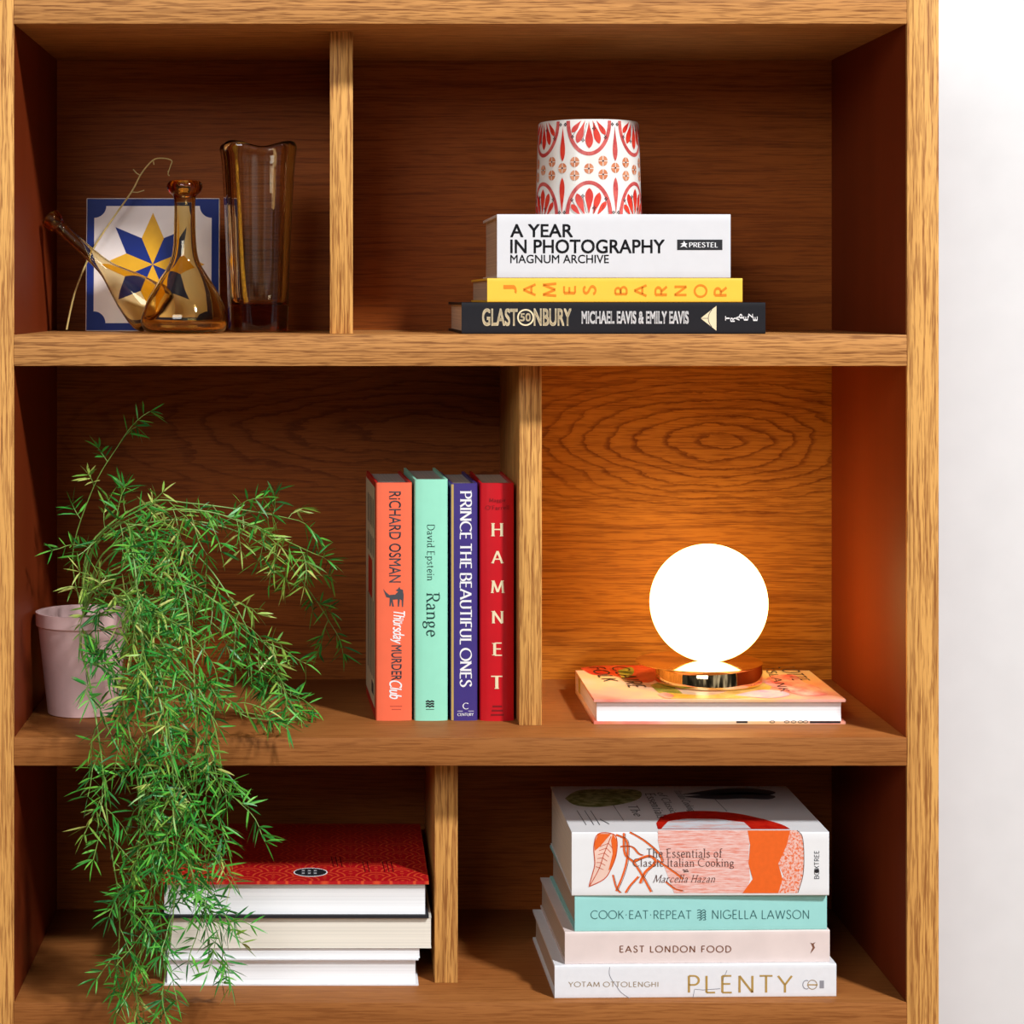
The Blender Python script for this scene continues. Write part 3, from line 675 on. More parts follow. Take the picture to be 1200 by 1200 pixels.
# --- stack of books with page edges forward, bottom left bay
g4 = 'books stacked with page edges forward behind the fern'
def edge_book(x0, x1, h, zb, Y, Dp, cover, pg, **kw):
    f = (D + Y) / D
    return Book((x1 - x0) / S * f, h / S * f, Dp, (xpx(x1, Y), Y + Dp, zb), (0, 0, R(180)), cover, pg, **kw)
z0 = SH['s3'][1]; Y = 0.052; f = (D + Y) / D
bk = edge_book(192, 490.5, 31.5, z0, Y, 0.20, M['c_pwhite'], M['pg_white'], board=0.0015, over=0.003)
bk.finish('white hardback with page edges forward at the bottom of the stack behind the fern', g4); z0 += 31.5 / S * f
bk = edge_book(196, 492, 12.3, z0, Y + 0.002, 0.20, M['c_paper'], M['pg_white'], hard=False)
bk.finish('thin white paperback lying second from the bottom in the page-edge stack', g4); z0 += 12.3 / S * f
M['c_ivory'] = plain('cover_cream', srgb(225, 222, 212), 0.5, var=0.02)
bk = edge_book(200, 505.5, 36.5, z0, Y, 0.215, M['c_ivory'], M['pg_cream'], hard=False)
bk.finish('thick cream-paged paperback lying just under the red-covered book', g4); z0 += 36.5 / S * f
def seigaiha():
    m, nt, b = newmat('cover_red_scallops'); tc = N(nt, 'ShaderNodeTexCoord'); sp = N(nt, 'ShaderNodeSeparateXYZ')
    nt.links.new(tc.outputs['Object'], sp.inputs[0]); x, y = sp.outputs[0], sp.outputs[1]
    s_ = 0.052
    best = None
    u = val(nt, 'DIVIDE', x, s_); v = val(nt, 'DIVIDE', y, s_ * 0.32)
    # distance to the scallop centre whose disc lies uppermost at this point
    out = None
    for k in (3, 2, 1, 0):
        row = val(nt, 'SUBTRACT', val(nt, 'FLOOR', v), float(k - 1))
        off = val(nt, 'MULTIPLY', val(nt, 'MODULO', val(nt, 'ABSOLUTE', row), 2.0), 0.5)
        du = val(nt, 'SUBTRACT', val(nt, 'FRACT', val(nt, 'ADD', u, off)), 0.5)
        dv = val(nt, 'MULTIPLY', val(nt, 'SUBTRACT', v, row), 0.32)
        d = val(nt, 'SQRT', val(nt, 'ADD', val(nt, 'MULTIPLY', du, du), val(nt, 'MULTIPLY', dv, dv)))
        if out is None: out = d
        else:
            ins = val(nt, 'LESS_THAN', d, 0.5)
            out = val(nt, 'ADD', val(nt, 'MULTIPLY', d, ins), val(nt, 'MULTIPLY', out, val(nt, 'SUBTRACT', 1.0, ins)))
    f_ = val(nt, 'FRACT', val(nt, 'MULTIPLY', out, 8.0))
    c = ramp(nt, f_, [(0.0, srgb(222, 78, 40)), (0.22, srgb(222, 78, 40)), (0.34, srgb(186, 14, 24)), (0.95, srgb(186, 14, 24)), (1.0, srgb(222, 78, 40))])
    nt.links.new(c, b.inputs['Base Color']); b.inputs['Roughness'].default_value = 0.4
    return m
M['seigaiha'] = seigaiha(); M['c_black'] = plain('cover_black', srgb(30, 32, 38), 0.5)
bk = edge_book(188, 502.5, 43.5, z0, Y - 0.004, 0.235, M['c_black'], M['pg_white'], board=0.0032, over=0.0035)
e_, L_, D_, T_ = 0.00015, bk.L, bk.Dp, bk.T
for q in ([(0, 0.001, T_ + e_), (L_, 0.001, T_ + e_), (L_, D_, T_ + e_), (0, D_, T_ + e_)], [(0, D_ + e_, T_ - 0.0032), (L_, D_ + e_, T_ - 0.0032), (L_, D_ + e_, T_ + e_), (0, D_ + e_, T_ + e_)],
          [(-e_, 0.001, T_ - 0.0032), (-e_, D_, T_ - 0.0032), (-e_, D_, T_ + e_), (-e_, 0.001, T_ + e_)], [(L_ + e_, 0.001, T_ - 0.0032), (L_ + e_, D_, T_ - 0.0032), (L_ + e_, D_, T_ + e_), (L_ + e_, 0.001, T_ + e_)]):
    bk.mark_local(q, [(0, 1, 2, 3)], M['seigaiha'])
bk.mark(ellipse(364, 1022.5, 20, 5.2), M['white'], 'top'); bk.mark(ellipse(364, 1022.5, 18.6, 4.5), M['black'], 'top', 0.0004)
for i, xx in enumerate((353, 360, 367)):
    bk.mark(rect(xx, 1019.5 + (i % 2) * .4, xx + 4.5, 1026), M['grey'], 'top', 0.0006)
    bk.mark(line([(xx + 1, 1021), (xx + 4, 1021)], 0.6), M['white'], 'top', 0.0007); bk.mark(line([(xx + 1, 1024), (xx + 4, 1024)], 0.6), M['white'], 'top', 0.0007)
M['dark_red'] = ink('dark_red', 90, 4, 10)
for xx, yy, n_ in ((262, 1012, 2), (388, 1004, 3), (425, 1010, 2), (448, 1010, 3)):
    for q in range(n_): bk.mark(line([(xx + q * 5, yy), (xx + q * 5 + 3, yy + 12)], 1.1), M['dark_red'], 'top')
bk.finish('red scallop-patterned hardback with black lower cover on top of the page-edge stack', g4)

# --- book under the lamp
z0 = ZS2; Y = 0.067; f = (D + Y) / D
M['c_lime'] = plain('cover_lime', srgb(205, 196, 30), 0.5)
def floral():
    m, nt, b = newmat('cover_floral'); tc = N(nt, 'ShaderNodeTexCoord')
    n1 = noise(nt, tc.outputs['Object'], 9, 3); n2 = noise(nt, tc.outputs['Object'], 14, 2)
    c = ramp(nt, n1, [(0.36, srgb(236, 208, 176)), (0.47, srgb(240, 196, 150)), (0.55, srgb(244, 180, 160)), (0.66, srgb(236, 130, 110))])
    nt.links.new(mix(nt, ramp(nt, n2, [(0.5, (0, 0, 0)), (0.75, (0.6,) * 3)]), c, srgb(238, 190, 90)), b.inputs['Base Color'])
    b.inputs['Roughness'].default_value = 0.35; return m
M['floral'] = floral()
M['p_red'] = scratch('print_poppy', srgb(206, 36, 22), srgb(230, 96, 60), 40, 90, 0.35, 0.65)
M['p_pink'] = scratch('print_pink', srgb(226, 96, 96), srgb(244, 190, 180), 50, 90, 0.35, 0.65)
M['p_gold'] = scratch('print_mustard', srgb(206, 150, 30), srgb(238, 196, 110), 50, 90, 0.35, 0.65)
M['p_green'] = scratch('print_green', srgb(84, 120, 30), srgb(196, 186, 80), 50, 90, 0.35, 0.65)
M['p_lilac'] = scratch('print_lilac', srgb(196, 150, 196), srgb(240, 200, 200), 50, 90, 0.35, 0.65)
bk = edge_book(696, 991, 29, z0, Y, 0.170, M['floral'], M['pg_white'], board=0.0026, over=0.0035)
def blob(pts, mat, l=0.0002): bk.mark(poly([(x, min(y, 818.6)) for x, y in spl(pts + [pts[0]], 4)[:-1]]), M[mat], 'top', l)
blob([(680, 783), (700, 780.5), (730, 780), (765, 781), (772, 792), (760, 800), (735, 796), (715, 791), (695, 791)], 'p_red')
blob([(724, 786), (740, 782), (742, 790), (730, 795)], 'p_green', 0.0003)
blob([(762, 803), (775, 800), (790, 806), (800, 814), (790, 818), (775, 814)], 'p_green')
blob([(785, 812), (830, 815), (860, 808), (890, 800), (905, 804), (890, 815), (850, 819.2), (780, 819)], 'p_gold', 0.0003)
blob([(860, 815), (890, 809), (915, 810), (925, 815), (900, 818.5)], 'p_lilac', 0.0004)
blob([(905, 792), (930, 791), (942, 800), (960, 806), (970, 814), (940, 815), (915, 808), (895, 800)], 'p_pink', 0.0004)
blob([(770, 814), (780, 812), (790, 816), (782, 819)], 'p_pink', 0.0005)
def outline_word(txt, a, b_, h_):
    V, F_ = stext(txt, thin=0.10, thick=0.12, gap=0.16); w_ = max(v[0] for v in V)
    bk.mark(([(a[0] + (b_[0] - a[0]) * p / w_ + h_ * q, a[1] + (b_[1] - a[1]) * p / w_) for p, q in V], F_), M['black'], 'top', 0.0006)
outline_word('FOLK', (690, 782), (708, 799), 17); outline_word('CLAIRE', (716, 782), (738, 806), 19)
outline_word('LOTTE', (912, 782), (930, 798), 19); outline_word('ISLANK', (896, 784), (915, 811), 11)
# back of the book is lime; its head and lower board show small printed patches
bk.mark(rect(863, 845.0, 876, 847.2), M['black'], 'fore'); bk.mark(rect(949, 845, 985, 847.4), M['black'], 'fore')
for xx in (905, 922, 930, 938, 944): bk.mark(ring(xx, 845.8, 3, 1.2, 0.7, 12), M['black'], 'fore')
xe = bk.L - 0.0030
bk.mark_local([(xe, 0.0026, 0.0027), (xe, 0.018, 0.0027), (xe, 0.018, bk.T - 0.0027), (xe, 0.0026, bk.T - 0.0027)], [(0, 1, 2, 3)], M['c_lime'])
bk.finish('floral peach hardback lying flat under the glowing globe lamp', None, spine_mat=M['c_lime'])
LAMPZ = z0 + 29 / S * f

# ------------------------------------------------------------------ globe lamp
def metal(name, col, rough):
    m, nt, b = newmat(name); tc = N(nt, 'ShaderNodeTexCoord'); fz = noise(nt, tc.outputs['Object'], 40, 2)
    nt.links.new(ramp(nt, fz, [(0.3, tuple(v * 0.95 for v in col)), (0.7, col)]), b.inputs['Base Color'])
    b.inputs['Metallic'].default_value = 1; b.inputs['Roughness'].default_value = rough; return m
M['brass'] = metal('polished_brass', (0.93, 0.68, 0.36), 0.06)
m, nt, b = newmat('opal_glass_lit')
b.inputs['Base Color'].default_value = (0.9, 0.88, 0.84, 1); b.inputs['Roughness'].default_value = 0.2
b.inputs['Emission Color'].default_value = (1.0, 0.68, 0.20, 1); b.inputs['Emission Strength'].default_value = 8.6
M['opal'] = m
LY = 0.165; lf = (D + LY) / D
lamp = empty('table_lamp', (xpx(830.5, LY), LY, LAMPZ))
tag(lamp, 'small globe lamp with glowing white shade on a polished brass base', 'lamp')
rb = 62 / S * lf; hb = 0.0208
b = MB(); b.lathe([(rb - 0.002, 0.0), (rb, 0.0012), (rb, hb - 0.001), (rb - 0.0008, hb), (rb - 0.002, hb), (rb - 0.002, hb - 0.003)], M['brass'], 96)
b.build('base', lamp, 40)
b = MB(); ox = xpx(819, LY) - xpx(830.5, LY); rp = 74 / S * lf
b.lathe([(rp - 0.001, hb), (rp, hb + 0.0006), (rp - 0.0004, hb + 0.0012), (0.02, hb + 0.0012), (0.001, hb + 0.0012)], M['brass'], 96, c=(ox, 0, 0))
b.build('base_plate', lamp, 30)
rg = 68.5 / S * lf
b = MB(); n_ = 40
b.lathe([(max(1e-4, rg * math.sin(math.pi * i / n_)), hb + 0.0012 + rg - rg * math.cos(math.pi * i / n_)) for i in range(n_ + 1)], M['opal'], 72)
b.build('globe_shade', lamp, 60)

# ------------------------------------------------------------------ patterned pot
M['glaze'] = plain('white_glaze', srgb(240, 236, 228), 0.25, var=0.02, coat=0.3)
M['g_red'] = scratch('glaze_red', srgb(206, 40, 34), srgb(222, 66, 44), 60, 60, 0.4, 0.6)
M['g_rose'] = scratch('glaze_rose', srgb(190, 66, 66), srgb(214, 100, 92), 90, 90, 0.4, 0.6)
M['g_tan'] = scratch('glaze_tan', srgb(206, 118, 74), srgb(222, 150, 108), 90, 90, 0.4, 0.6)
M['g_black'] = plain('glaze_black', srgb(60, 40, 45), 0.3)
PY = 0.135; pf_ = (D + PY) / D
pot = empty('plant_pot', (xpx(689.5, PY), PY, POTZ))
tag(pot, 'white ceramic pot with red folk pattern standing on the thick white book', 'pot')
hp = zpx(141.5, PY - 0.03) - POTZ; r0, r1 = 61.8 / S * pf_, 58.6 / S * pf_
def rad(z):
    t = max(0, min(1, z / hp)); return r0 + (r1 - r0) * t
b = MB()
prof = [(r0 - 0.004, 0), (r0 - 0.001, 0.001)] + [(rad(hp * i / 8), max(0.003, hp * i / 8)) for i in range(1, 8)] + [(r1, hp - 0.002), (r1 - 0.0012, hp), (r1 - 0.003, hp), (r1 - 0.0042, hp - 0.002), (r0 - 0.0045, 0.006), (0.002, 0.005)]
b.lathe(prof, M['glaze'], 96)
def potmark(vf, mat, lift=0.0003):
    # u in degrees (0 faces the viewer, + to the right), v in picture rows 141..248
    V, F_ = vf; out = []
    for u, v in V:
        z = hp * (1 - (v - 141.5) / 107.0); z = max(0.0015, min(hp - 0.0012, z)); r_ = rad(z) + lift
        out.append((r_ * math.sin(R(u)), -r_ * math.cos(R(u)), z))
    b.add(out, F_, mat)
def drop(cu, cv, tu, tv, w, n=16):
    """tear-drop petal from root (cu,cv) to tip (tu,tv): strip of quads"""
    V = []; F_ = []
    for i in range(n + 1):
        t = i / n; h = w * (max(0.0, math.sin(math.pi * min(1, t ** 1.9))) ** 0.75) + 0.05
        dx, dy = tu - cu, (tv - cv); l = math.hypot(dx, dy); nx, ny = -dy / l, dx / l
        V += [(cu + dx * t + nx * h, cv + dy * t + ny * h), (cu + dx * t - nx * h, cv + dy * t - ny * h)]
    for i in range(n): F_.append((2 * i, 2 * i + 1, 2 * i + 3, 2 * i + 2))
    return V, F_
for k in range(6):
    c = -6 + 60 * k
    for top in (True, False):
        cv = 143 if top else 249; sg = 1 if top else -1
        a0, a1 = (0, 180) if top else (180, 360)
        potmark(stroke(arc(c, cv, 23.5, 37, a0, a1, 28), 4.2, 4.2), M['g_rose'])
        fv = (lambda v: v) if top else (lambda v: 392 - v)
        for u0_, v0_, u1_, v1_, w in ((0, 144, 0.5, 174, 3.5), (-4, 142.5, -13, 168, 3.2), (4, 142.5, 11.5, 169, 3.0), (-8, 142.5, -19, 156, 2.4), (8, 142.5, 18.5, 159, 2.3)):
            potmark(drop(c + u0_, fv(v0_), c + u1_, fv(v1_), w * 1.2), M['g_red'])
        for u0_, v0_, u1_, v1_ in ((-2.5, 146, -6.5, 165), (-11, 148, -18.5, 161), (6, 146, 5.5, 152), (14, 150, 18.5, 162)):
            potmark(line([(c + u0_, fv(v0_)), (c + u1_, fv(v1_))], 0.5), M['g_black'])
            for d_ in ((-1.2, 0), (1.2, 0), (0, -1.4), (0, 1.4)): potmark(ellipse(c + u1_ + d_[0], fv(v1_) + d_[1], 0.75, 0.75, 8), M['g_black'], 0.0004)
        potmark(drop(c + 30, 149 if top else 248, c + 30, 188 if top else 206, 3.0), M['g_red' if k % 2 else 'g_rose'])
        for s_ in (-3, 3):
            for d_ in ((-1.1, 0), (1.1, 0), (0, -1.3), (0, 1.3)): potmark(ellipse(c + 30 + s_ + d_[0], (147 if top else 245) + d_[1], 0.8, 0.8, 8), M['g_black'], 0.0004)
    for du, v in ((0, 196.5), (30, 195.5), (-15.5, 189), (-15.5, 204), (15.5, 188), (15.5, 203)):
        potmark(ellipse(c + du, v, 5.2, 5.8, 16), M['g_tan'])
        potmark(rect(c + du - 5.2, v - 0.35, c + du + 5.2, v + 0.35), M['glaze'], 0.0004); potmark(rect(c + du - 0.35, v - 5.8, c + du + 0.35, v + 5.8), M['glaze'], 0.0004)
        potmark(ellipse(c + du, v, 1.0, 1.0, 8), M['g_black'], 0.0005)
b.build('pot_body', pot, 40)

# ------------------------------------------------------------------ tile and amber glass, top left bay
ZS1 = SH['s1'][1]
M['t_white'] = plain('tile_white', srgb(238, 226, 220), 0.35, spec=0.2, var=0.03); M['t_blue'] = plain('tile_blue', srgb(24, 44, 122), 0.4, spec=0.12, var=0.08); M['t_yellow'] = plain('tile_yellow', srgb(226, 168, 40), 0.4, spec=0.12, var=0.06)
TY = 0.215; tf = (D + TY) / D; tw = 157 / S * tf
tile = MB(); tile.box((-tw / 2, 0, 0), (tw / 2, 0.010, tw), M['t_white'], 0.0012, 2)
def tmark(vf, mat, lift):
    V, F_ = vf; k = tw / 157
    tile.add([(x * k, -lift, tw / 2 - y * k) for x, y in V], F_, mat)
h = 77.4
tmark(rect(-h, -h, h, h), M['t_blue'], 0.0002)
inn = 69; rr = 14; pts = []
for cx, cy, a0 in ((inn, -inn, 180), (inn, inn, 270), (-inn, inn, 0), (-inn, -inn, 90)):
    pts += arc(cx, cy, rr, rr, a0 , a0 - 90, 8)
pts = []
for cx, cy, a0, a1 in ((inn, -inn, 180, 90), (inn, inn, 270, 180), (-inn, inn, 360, 270), (-inn, -inn, 90, 0)):
    pts += arc(cx, cy, rr, rr, a0, a1, 8)
cxs = (0, 0)
tmark((pts + [(0, 0)], [(i, (i + 1) % len(pts), len(pts)) for i in range(len(pts))]), M['t_white'], 0.0004)
for q in range(4):
    a = R(90 * q)
    rot = lambda p: (p[0] * math.cos(a) - p[1] * math.sin(a), p[0] * math.sin(a) + p[1] * math.cos(a))
    tmark(poly([rot(p) for p in ((0, 0), (13, -31), (0, -61), (-13, -31))]), M['t_yellow'], 0.0008)
    tmark(poly([rot(p) for p in ((0, 0), (13, -31), (44, -44), (31, -13))]), M['t_blue'], 0.0006)
to = tile.build('wall_tile', None, 30); to.location = (xpx(178.5, TY), TY, ZS1 + 0.0002); to.rotation_euler = (R(-4), 0, 0)
tag(to, 'square ceramic tile with blue and yellow star leaning behind the amber flasks', 'tile')

def glass(name, col, dens, rough=0.0):
    m = bpy.data.materials.new(name); m.use_nodes = True; nt = m.node_tree; nt.nodes.clear()
    o = nt.nodes.new('ShaderNodeOutputMaterial'); g = nt.nodes.new('ShaderNodeBsdfGlass'); v = nt.nodes.new('ShaderNodeVolumeAbsorption')
    g.inputs['IOR'].default_value = 1.5; g.inputs['Roughness'].default_value = rough; g.inputs['Color'].default_value = (1, 1, 1, 1)
    v.inputs['Color'].default_value = (*col, 1); v.inputs['Density'].default_value = dens
    nt.links.new(g.outputs[0], o.inputs['Surface']); nt.links.new(v.outputs[0], o.inputs['Volume']); return m
M['amber'] = glass('amber_glass', (0.93, 0.72, 0.05), 330)
M['smoke'] = glass('smoky_amber_glass', (0.86, 0.64, 0.20), 120)
def flask_profile(scale, slim=1.0):
    # rows from the photograph: (half-width px, height px above the base), outer wall
    o = [(30, 0), (44, 1.5), (50, 8), (51, 17), (48, 28), (42, 42), (34, 56), (25, 70), (18, 82), (14.5, 95), (13, 112), (12.5, 130), (12.3, 150), (13.5, 160), (17.5, 164), (20.5, 169), (20.5, 174), (17, 178), (13.5, 178)]
    o = spl(o, 4); w = 2.6
    i_ = [(11.5, 172), (10.2, 158), (9.8, 130), (10.3, 112), (11.8, 95), (15.3, 82), (22.2, 70), (31, 56), (39, 42), (44.8, 28), (47.6, 18), (46.5, 10), (40, 5), (20, 4), (0.5, 4)]
    i_ = spl(i_, 4)
    return [(r_ * scale * slim, z * scale) for r_, z in o + i_]
FY = 0.095; k = (D + FY) / D / S
b = MB(); b.lathe(flask_profile(k), M['amber'], 64)
fl = b.build('glass_flask', None, 60); fl.location = (xpx(216.5, FY), FY, ZS1 + 0.0003)
tag(fl, 'amber glass flask with long neck standing upright before the star tile', 'flask', 'amber glass flasks')
# second flask tipped to the left, its neck resting on the left side panel
FY2 = 0.178; k2 = (D + FY2) / D / S * 0.98
b = MB(); b.lathe(flask_profile(k2, 0.60), M['amber'], 64)
f2 = b.build('glass_flask', None, 60)
tilt = R(-48); f2.rotation_euler = (0, tilt, 0)
f2.location = (xpx(186, FY2), FY2, ZS1 + 0.052)
lowest = min((f2.rotation_euler.to_matrix() @ v.co).z for v in f2.data.vertices); f2.location.z = ZS1 + 0.0003 - lowest
tag(f2, 'slim amber glass flask tilted far to the left behind the upright flask', 'flask', 'amber glass flasks')
# tall vase: rounded-square section with scalloped rim and a thick foot
VYv = 0.150; vf = (D + VYv) / D; vs_ = vf / S
vh = 219
def vase_fn(a, r_, z, i):
    # superellipse with shallow flutes
    c_, s_ = math.cos(a), math.sin(a); n_ = 3.4
    q = (abs(c_) ** n_ + abs(s_) ** n_) ** (-1 / n_)
    fl_ = 1 - 0.035 * max(0, math.cos(4 * a)) * min(1, z / (60 * vs_))
    zz = z
    if z > (vh - 12) * vs_: zz = z + 3.5 * vs_ * (-math.cos(4 * a)) * ((z - (vh - 12) * vs_) / (12 * vs_))
    return (r_ * q * c_ * fl_, r_ * q * s_ * fl_ * 0.86, zz)
vo = [(30, 0), (33.5, 2), (34.5, 8), (36, 60), (38.5, 130), (41.5, 190), (43.5, 208), (44.5, 214), (43.5, 218), (41, 219), (38, 217)]
vi = [(36.5, 208), (35, 190), (32.5, 130), (30, 60), (28.5, 38), (25, 32), (12, 30), (0.5, 30)]
b = MB(); b.lathe([(r_ * vs_, z * vs_) for r_, z in spl(vo, 3) + spl(vi, 3)], M['smoke'], 96, fn=vase_fn)
va = b.build('glass_vase', None, 50); va.location = (xpx(302.5, VYv), VYv, ZS1 + 0.0003); va.rotation_euler = (0, 0, R(9))
tag(va, 'tall smoky amber glass vase with a wavy rim beside the divider', 'vase')
# dried stems
M['straw'] = plain('dried_reed', srgb(204, 178, 110), 0.7, var=0.15, vscale=200); M['straw2'] = plain('golden_stem', srgb(206, 160, 40), 0.6, var=0.2, vscale=300)
b = MB(); TYW = 0.204
tw_ = [P(x, y, TYW) for x, y in spl([(78, 386.2), (88, 342), (108, 294), (131, 258), (150, 231), (157, 220), (166, 203), (179, 188), (190, 185.5), (201, 188), (200, 194), (198, 200), (197, 204), (198.5, 206)], 4)]
b.tube(tw_, lambda t: 0.0011 * (1 - 0.5 * t), M['straw'], 6)
for pts in ([(165, 206), (160, 203), (156, 198.5)], [(154, 225), (161, 225.5), (169, 223)], [(179.5, 188), (180.5, 193)], [(198, 200), (196.5, 201)]):
    b.tube([P(x, y, TYW) for x, y in pts], 0.0006, M['straw'], 5)
tg = b.build('dried_twig', None, 60); tag(tg, 'dry pale twig curling up from behind the tilted slim flask', 'twig')
b = MB(); sy = VYv
sp_ = [P(x, y, sy) for x, y in ((287, 358), (284, 330), (281, 290), (279, 250), (276, 210), (274, 176))]
b.tube(sp_, lambda t: 0.0030 - 0.0008 * t, M['straw2'], 8)
random.seed(3)
for i in range(10):
    p0 = sp_[-1] + Vector((random.uniform(-.003, .003), random.uniform(-.003, .003), random.uniform(-.004, .005)))
    b.tube([p0, p0 + Vector((random.uniform(-.004, .004), random.uniform(-.004, .004), random.uniform(0, .005)))], 0.0009, M['straw2'], 5)
ds = b.build('dried_reed', None, 60); tag(ds, 'golden dried reed standing inside the tall smoky vase', 'reed')

# ------------------------------------------------------------------ trailing fern
def leafmat(name, c1, c2, c3):
    m, nt, b = newmat(name); g = N(nt, 'ShaderNodeNewGeometry')
    c = ramp(nt, g.outputs['Random Per Island'], [(0.0, c1), (0.55, c2), (1.0, c3)])
    nt.links.new(c, b.inputs['Base Color']); b.inputs['Roughness'].default_value = 0.42
    b.inputs['Subsurface Weight'].default_value = 0.0
    return m
M['leaf'] = leafmat('fern_green', srgb(22, 100, 42), srgb(58, 156, 50), srgb(116, 190, 66))
M['leaf_y'] = leafmat('fern_yellow_green', srgb(86, 140, 48), srgb(140, 178, 66), srgb(196, 200, 110))
M['stem'] = plain('fern_stem', srgb(120, 160, 70), 0.5, var=0.2, vscale=120); M['stem_b'] = plain('fern_stem_brown', srgb(150, 140, 90), 0.6, var=0.2)
M['pink'] = plain('pink_pot_glaze', srgb(228, 190, 186), 0.4, var=0.05); M['soil'] = plain('soil', (0.05, 0.03, 0.02), 0.95, var=0.5, vscale=250)
PX, PYY = xpx(97, 0.13), 0.13
fern = empty('potted_fern', (PX, PYY, ZS2))
tag(fern, 'trailing green asparagus fern spilling over the shelf edge on the left', 'plant')
b = MB(); hp2 = 0.105
b.lathe([(0.034, 0), (0.036, 0.001), (0.046, 0.09), (0.0485, 0.092), (0.0485, hp2), (0.046, hp2), (0.0445, 0.09), (0.0440, 0.085)], M['pink'], 64)
b.build('pot', fern, 40)
b = MB(); b.lathe([(0.0425, 0.082), (0.0435, 0.090), (0.02, 0.096), (0.001, 0.097)], M['soil'], 40); b.build('soil', fern, 60)
ORG = Vector((PX, PYY, ZS2)); rnd = random.Random(11)
def needle(mb, p, d, l, w, mat):
    d = d.normalized(); a = d.cross(Vector((rnd.uniform(-1, 1), rnd.uniform(-1, 1), rnd.uniform(-1, 1)))).normalized(); c = d.cross(a)
    bend = (a * rnd.uniform(-.12, .12) + Vector((0, 0, -0.10))) * l
    m1 = p + d * l * 0.3; m2 = p + d * l * 0.68 + bend * 0.4; t = p + d * l + bend
    vs = [p]
    for q, ww in ((m1, w), (m2, w * 0.9)):
        vs += [q + a * ww, q - a * ww, q + c * ww * 0.45]
    vs.append(t)
    mb.add([v - ORG for v in vs], [(0, 1, 3), (0, 3, 2), (0, 2, 1), (1, 4, 6, 3), (3, 6, 5, 2), (2, 5, 4, 1), (4, 7, 6), (6, 7, 5), (5, 7, 4)], mat)
def branchlet(mb, p, d, l, mat, dens=1.0, nl=0.019):
    d = d.normalized(); n = max(3, int(l / 0.0075)); q = p.copy(); pts = [q - ORG]
    for i in range(n):
        d = (d + Vector((rnd.uniform(-.22, .22), rnd.uniform(-.22, .22), rnd.uniform(-.30, .10)))).normalized()
        q = q + d * (l / n); pts.append(q - ORG)
        for k in range(int(round(rnd.choice((2, 3, 3, 4)) * dens))):
            r_ = Vector((rnd.gauss(0, 1), rnd.gauss(0, 1), rnd.gauss(0, 1)))
            r_ = (r_ - d * r_.dot(d)).normalized()
            needle(mb, q, d * rnd.uniform(.25, .9) + r_, nl * rnd.uniform(.7, 1.35), rnd.uniform(.0008, .00125), mat)
    needle(mb, q, d, nl, 0.0008, mat)
    mb.tube(pts, 0.00045, M['stem'], 4)
def frond(ctrl, every=0.016, blen=(0.025, 0.05), bias=(0, -0.2, -0.35), mat='leaf', rad_=0.0011, start=0.0, dens=1.0, nl=0.019, stem='stem'):
    pts = [P(*c) for c in spl(ctrl, 6)]
    mb = MB(); mb.tube([p - ORG for p in pts], lambda t: rad_ * (1 - 0.55 * t), M[stem], 6)
    acc = 0; tot = sum((b_ - a).length for a, b_ in zip(pts, pts[1:])); run = 0
    for a, b_ in zip(pts, pts[1:]):
        s_ = (b_ - a).length; acc += s_; run += s_
        if acc >= every and run / tot >= start:
            acc = 0; t = (b_ - a).normalized()
            r_ = Vector((rnd.gauss(0, 1), rnd.gauss(0, .8), rnd.gauss(0, 1))); r_ = (r_ - t * r_.dot(t)).normalized()
            d = r_ + t * 0.55 + Vector(bias)
            branchlet(mb, b_, d, rnd.uniform(*blen), M[mat] if rnd.random() < 0.8 else M['leaf_y'], dens, nl)
    t = (pts[-1] - pts[-2]).normalized(); branchlet(mb, pts[-1], t, 0.03, M[mat], dens, nl)
    mb.build('frond', fern, 50)
r0_ = (98, 722, 0.13)
frond([r0_, (100, 660, .10), (135, 618, .07), (185, 599, .05), (240, 599, .05), (295, 615, .06), (340, 636, .08), (366, 648, .10)], every=0.011, start=0.22, blen=(.03, .06), bias=(0, -.1, -.7))
frond([r0_, (110, 640, .08), (145, 612, .02), (156, 650, -.03), (165, 740, -.05), (171, 830, -.06), (171, 900, -.06), (166, 960, -.055), (160, 1010, -.05), (152, 1052, -.05)], every=0.012, start=0.25, blen=(.03, .055), bias=(.15, -.1, -.2))
frond([r0_, (120, 660, .07), (175, 630, .03), (212, 680, -.02), (225, 760, -.04), (229, 830, -.05), (230, 910, -.05), (226, 960, -.05), (222, 1005, -.05)], every=0.011, start=0.25, blen=(.03, .06))
frond([r0_, (115, 690, .06), (160, 720, .02), (205, 770, -.01), (245, 808, -.015), (285, 838, -.02), (302, 842, -.02)], every=0.013, start=0.2, blen=(.02, .045))
frond([r0_, (120, 650, .09), (180, 625, .08), (235, 655, .06), (275, 710, .05), (298, 752, .05), (325, 790, .06), (338, 818, .06)], every=0.0105, start=0.25, blen=(.028, .055))
frond([r0_, (110, 640, .13), (190, 610, .14), (270, 620, .16), (330, 655, .18), (368, 700, .20), (390, 735, .21)], every=0.016, start=0.25, blen=(.02, .05), bias=(.1, .1, .1))
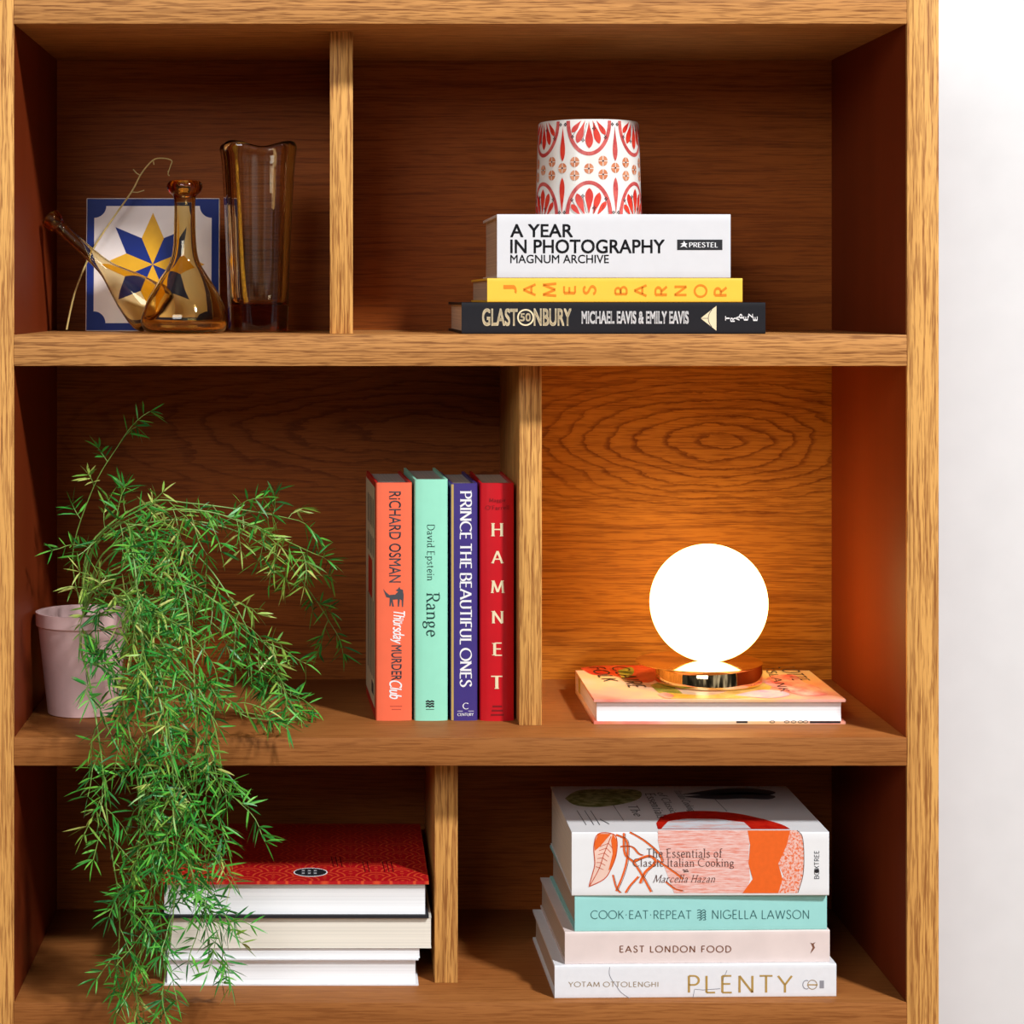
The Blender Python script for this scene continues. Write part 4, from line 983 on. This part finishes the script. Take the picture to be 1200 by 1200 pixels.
frond([r0_, (105, 640, .12), (170, 590, .12), (225, 590, .12), (300, 600, .13), (350, 610, .15)], every=0.017, start=0.3, blen=(.015, .035), bias=(0, .1, .6))
frond([r0_, (130, 690, .05), (190, 680, .03), (245, 700, .03), (290, 742, .04), (330, 760, .05)], every=0.012, start=0.25, blen=(.025, .05))
frond([r0_, (118, 720, .04), (150, 700, -.01), (172, 730, -.04), (190, 800, -.06), (200, 880, -.065), (206, 960, -.06), (205, 1040, -.055), (200, 1100, -.05), (192, 1150, -.05)], every=0.0105, start=0.22, blen=(.03, .055))
frond([r0_, (130, 740, .03), (190, 760, -.03), (240, 820, -.05), (258, 890, -.05), (255, 940, -.05), (240, 990, -.05), (245, 1040, -.045), (232, 1090, -.045)], every=0.014, start=0.25, blen=(.025, .05))
frond([(228, 880, -.05), (255, 915, -.055), (278, 938, -.05), (294, 953, -.05)], every=0.02, blen=(.014, .03), bias=(.2, 0, -.2), rad_=0.0007)
frond([r0_, (105, 760, .03), (130, 780, -.03), (150, 850, -.06), (165, 940, -.06), (178, 1020, -.055), (170, 1090, -.05), (160, 1150, -.05), (163, 1190, -.05)], every=0.0105, start=0.25, blen=(.03, .055))
frond([r0_, (120, 770, .03), (165, 800, -.04), (205, 900, -.07), (222, 1000, -.06), (230, 1050, -.05), (250, 1082, -.045), (262, 1118, -.045)], every=0.0115, start=0.4, blen=(.025, .05))
frond([r0_, (95, 760, .03), (105, 800, -.04), (118, 880, -.06), (128, 980, -.06), (140, 1060, -.06), (138, 1130, -.05)], every=0.012, start=0.25, blen=(.03, .05))
frond([r0_, (85, 650, .12), (110, 570, .10), (140, 520, .09), (150, 505, .09)], every=0.03, start=0.45, blen=(.015, .03), bias=(0, 0, .3), rad_=0.0007)
frond([r0_, (110, 700, .03), (140, 690, -.03), (160, 720, -.05), (168, 760, -.06), (158, 800, -.06)], every=0.010, start=0.3, blen=(.025, .045), mat='leaf_y')
frond([r0_, (125, 720, .06), (200, 700, .06), (260, 740, .07), (300, 780, .08), (332, 800, .08), (345, 812, .08)], every=0.012, start=0.45, blen=(.02, .045))
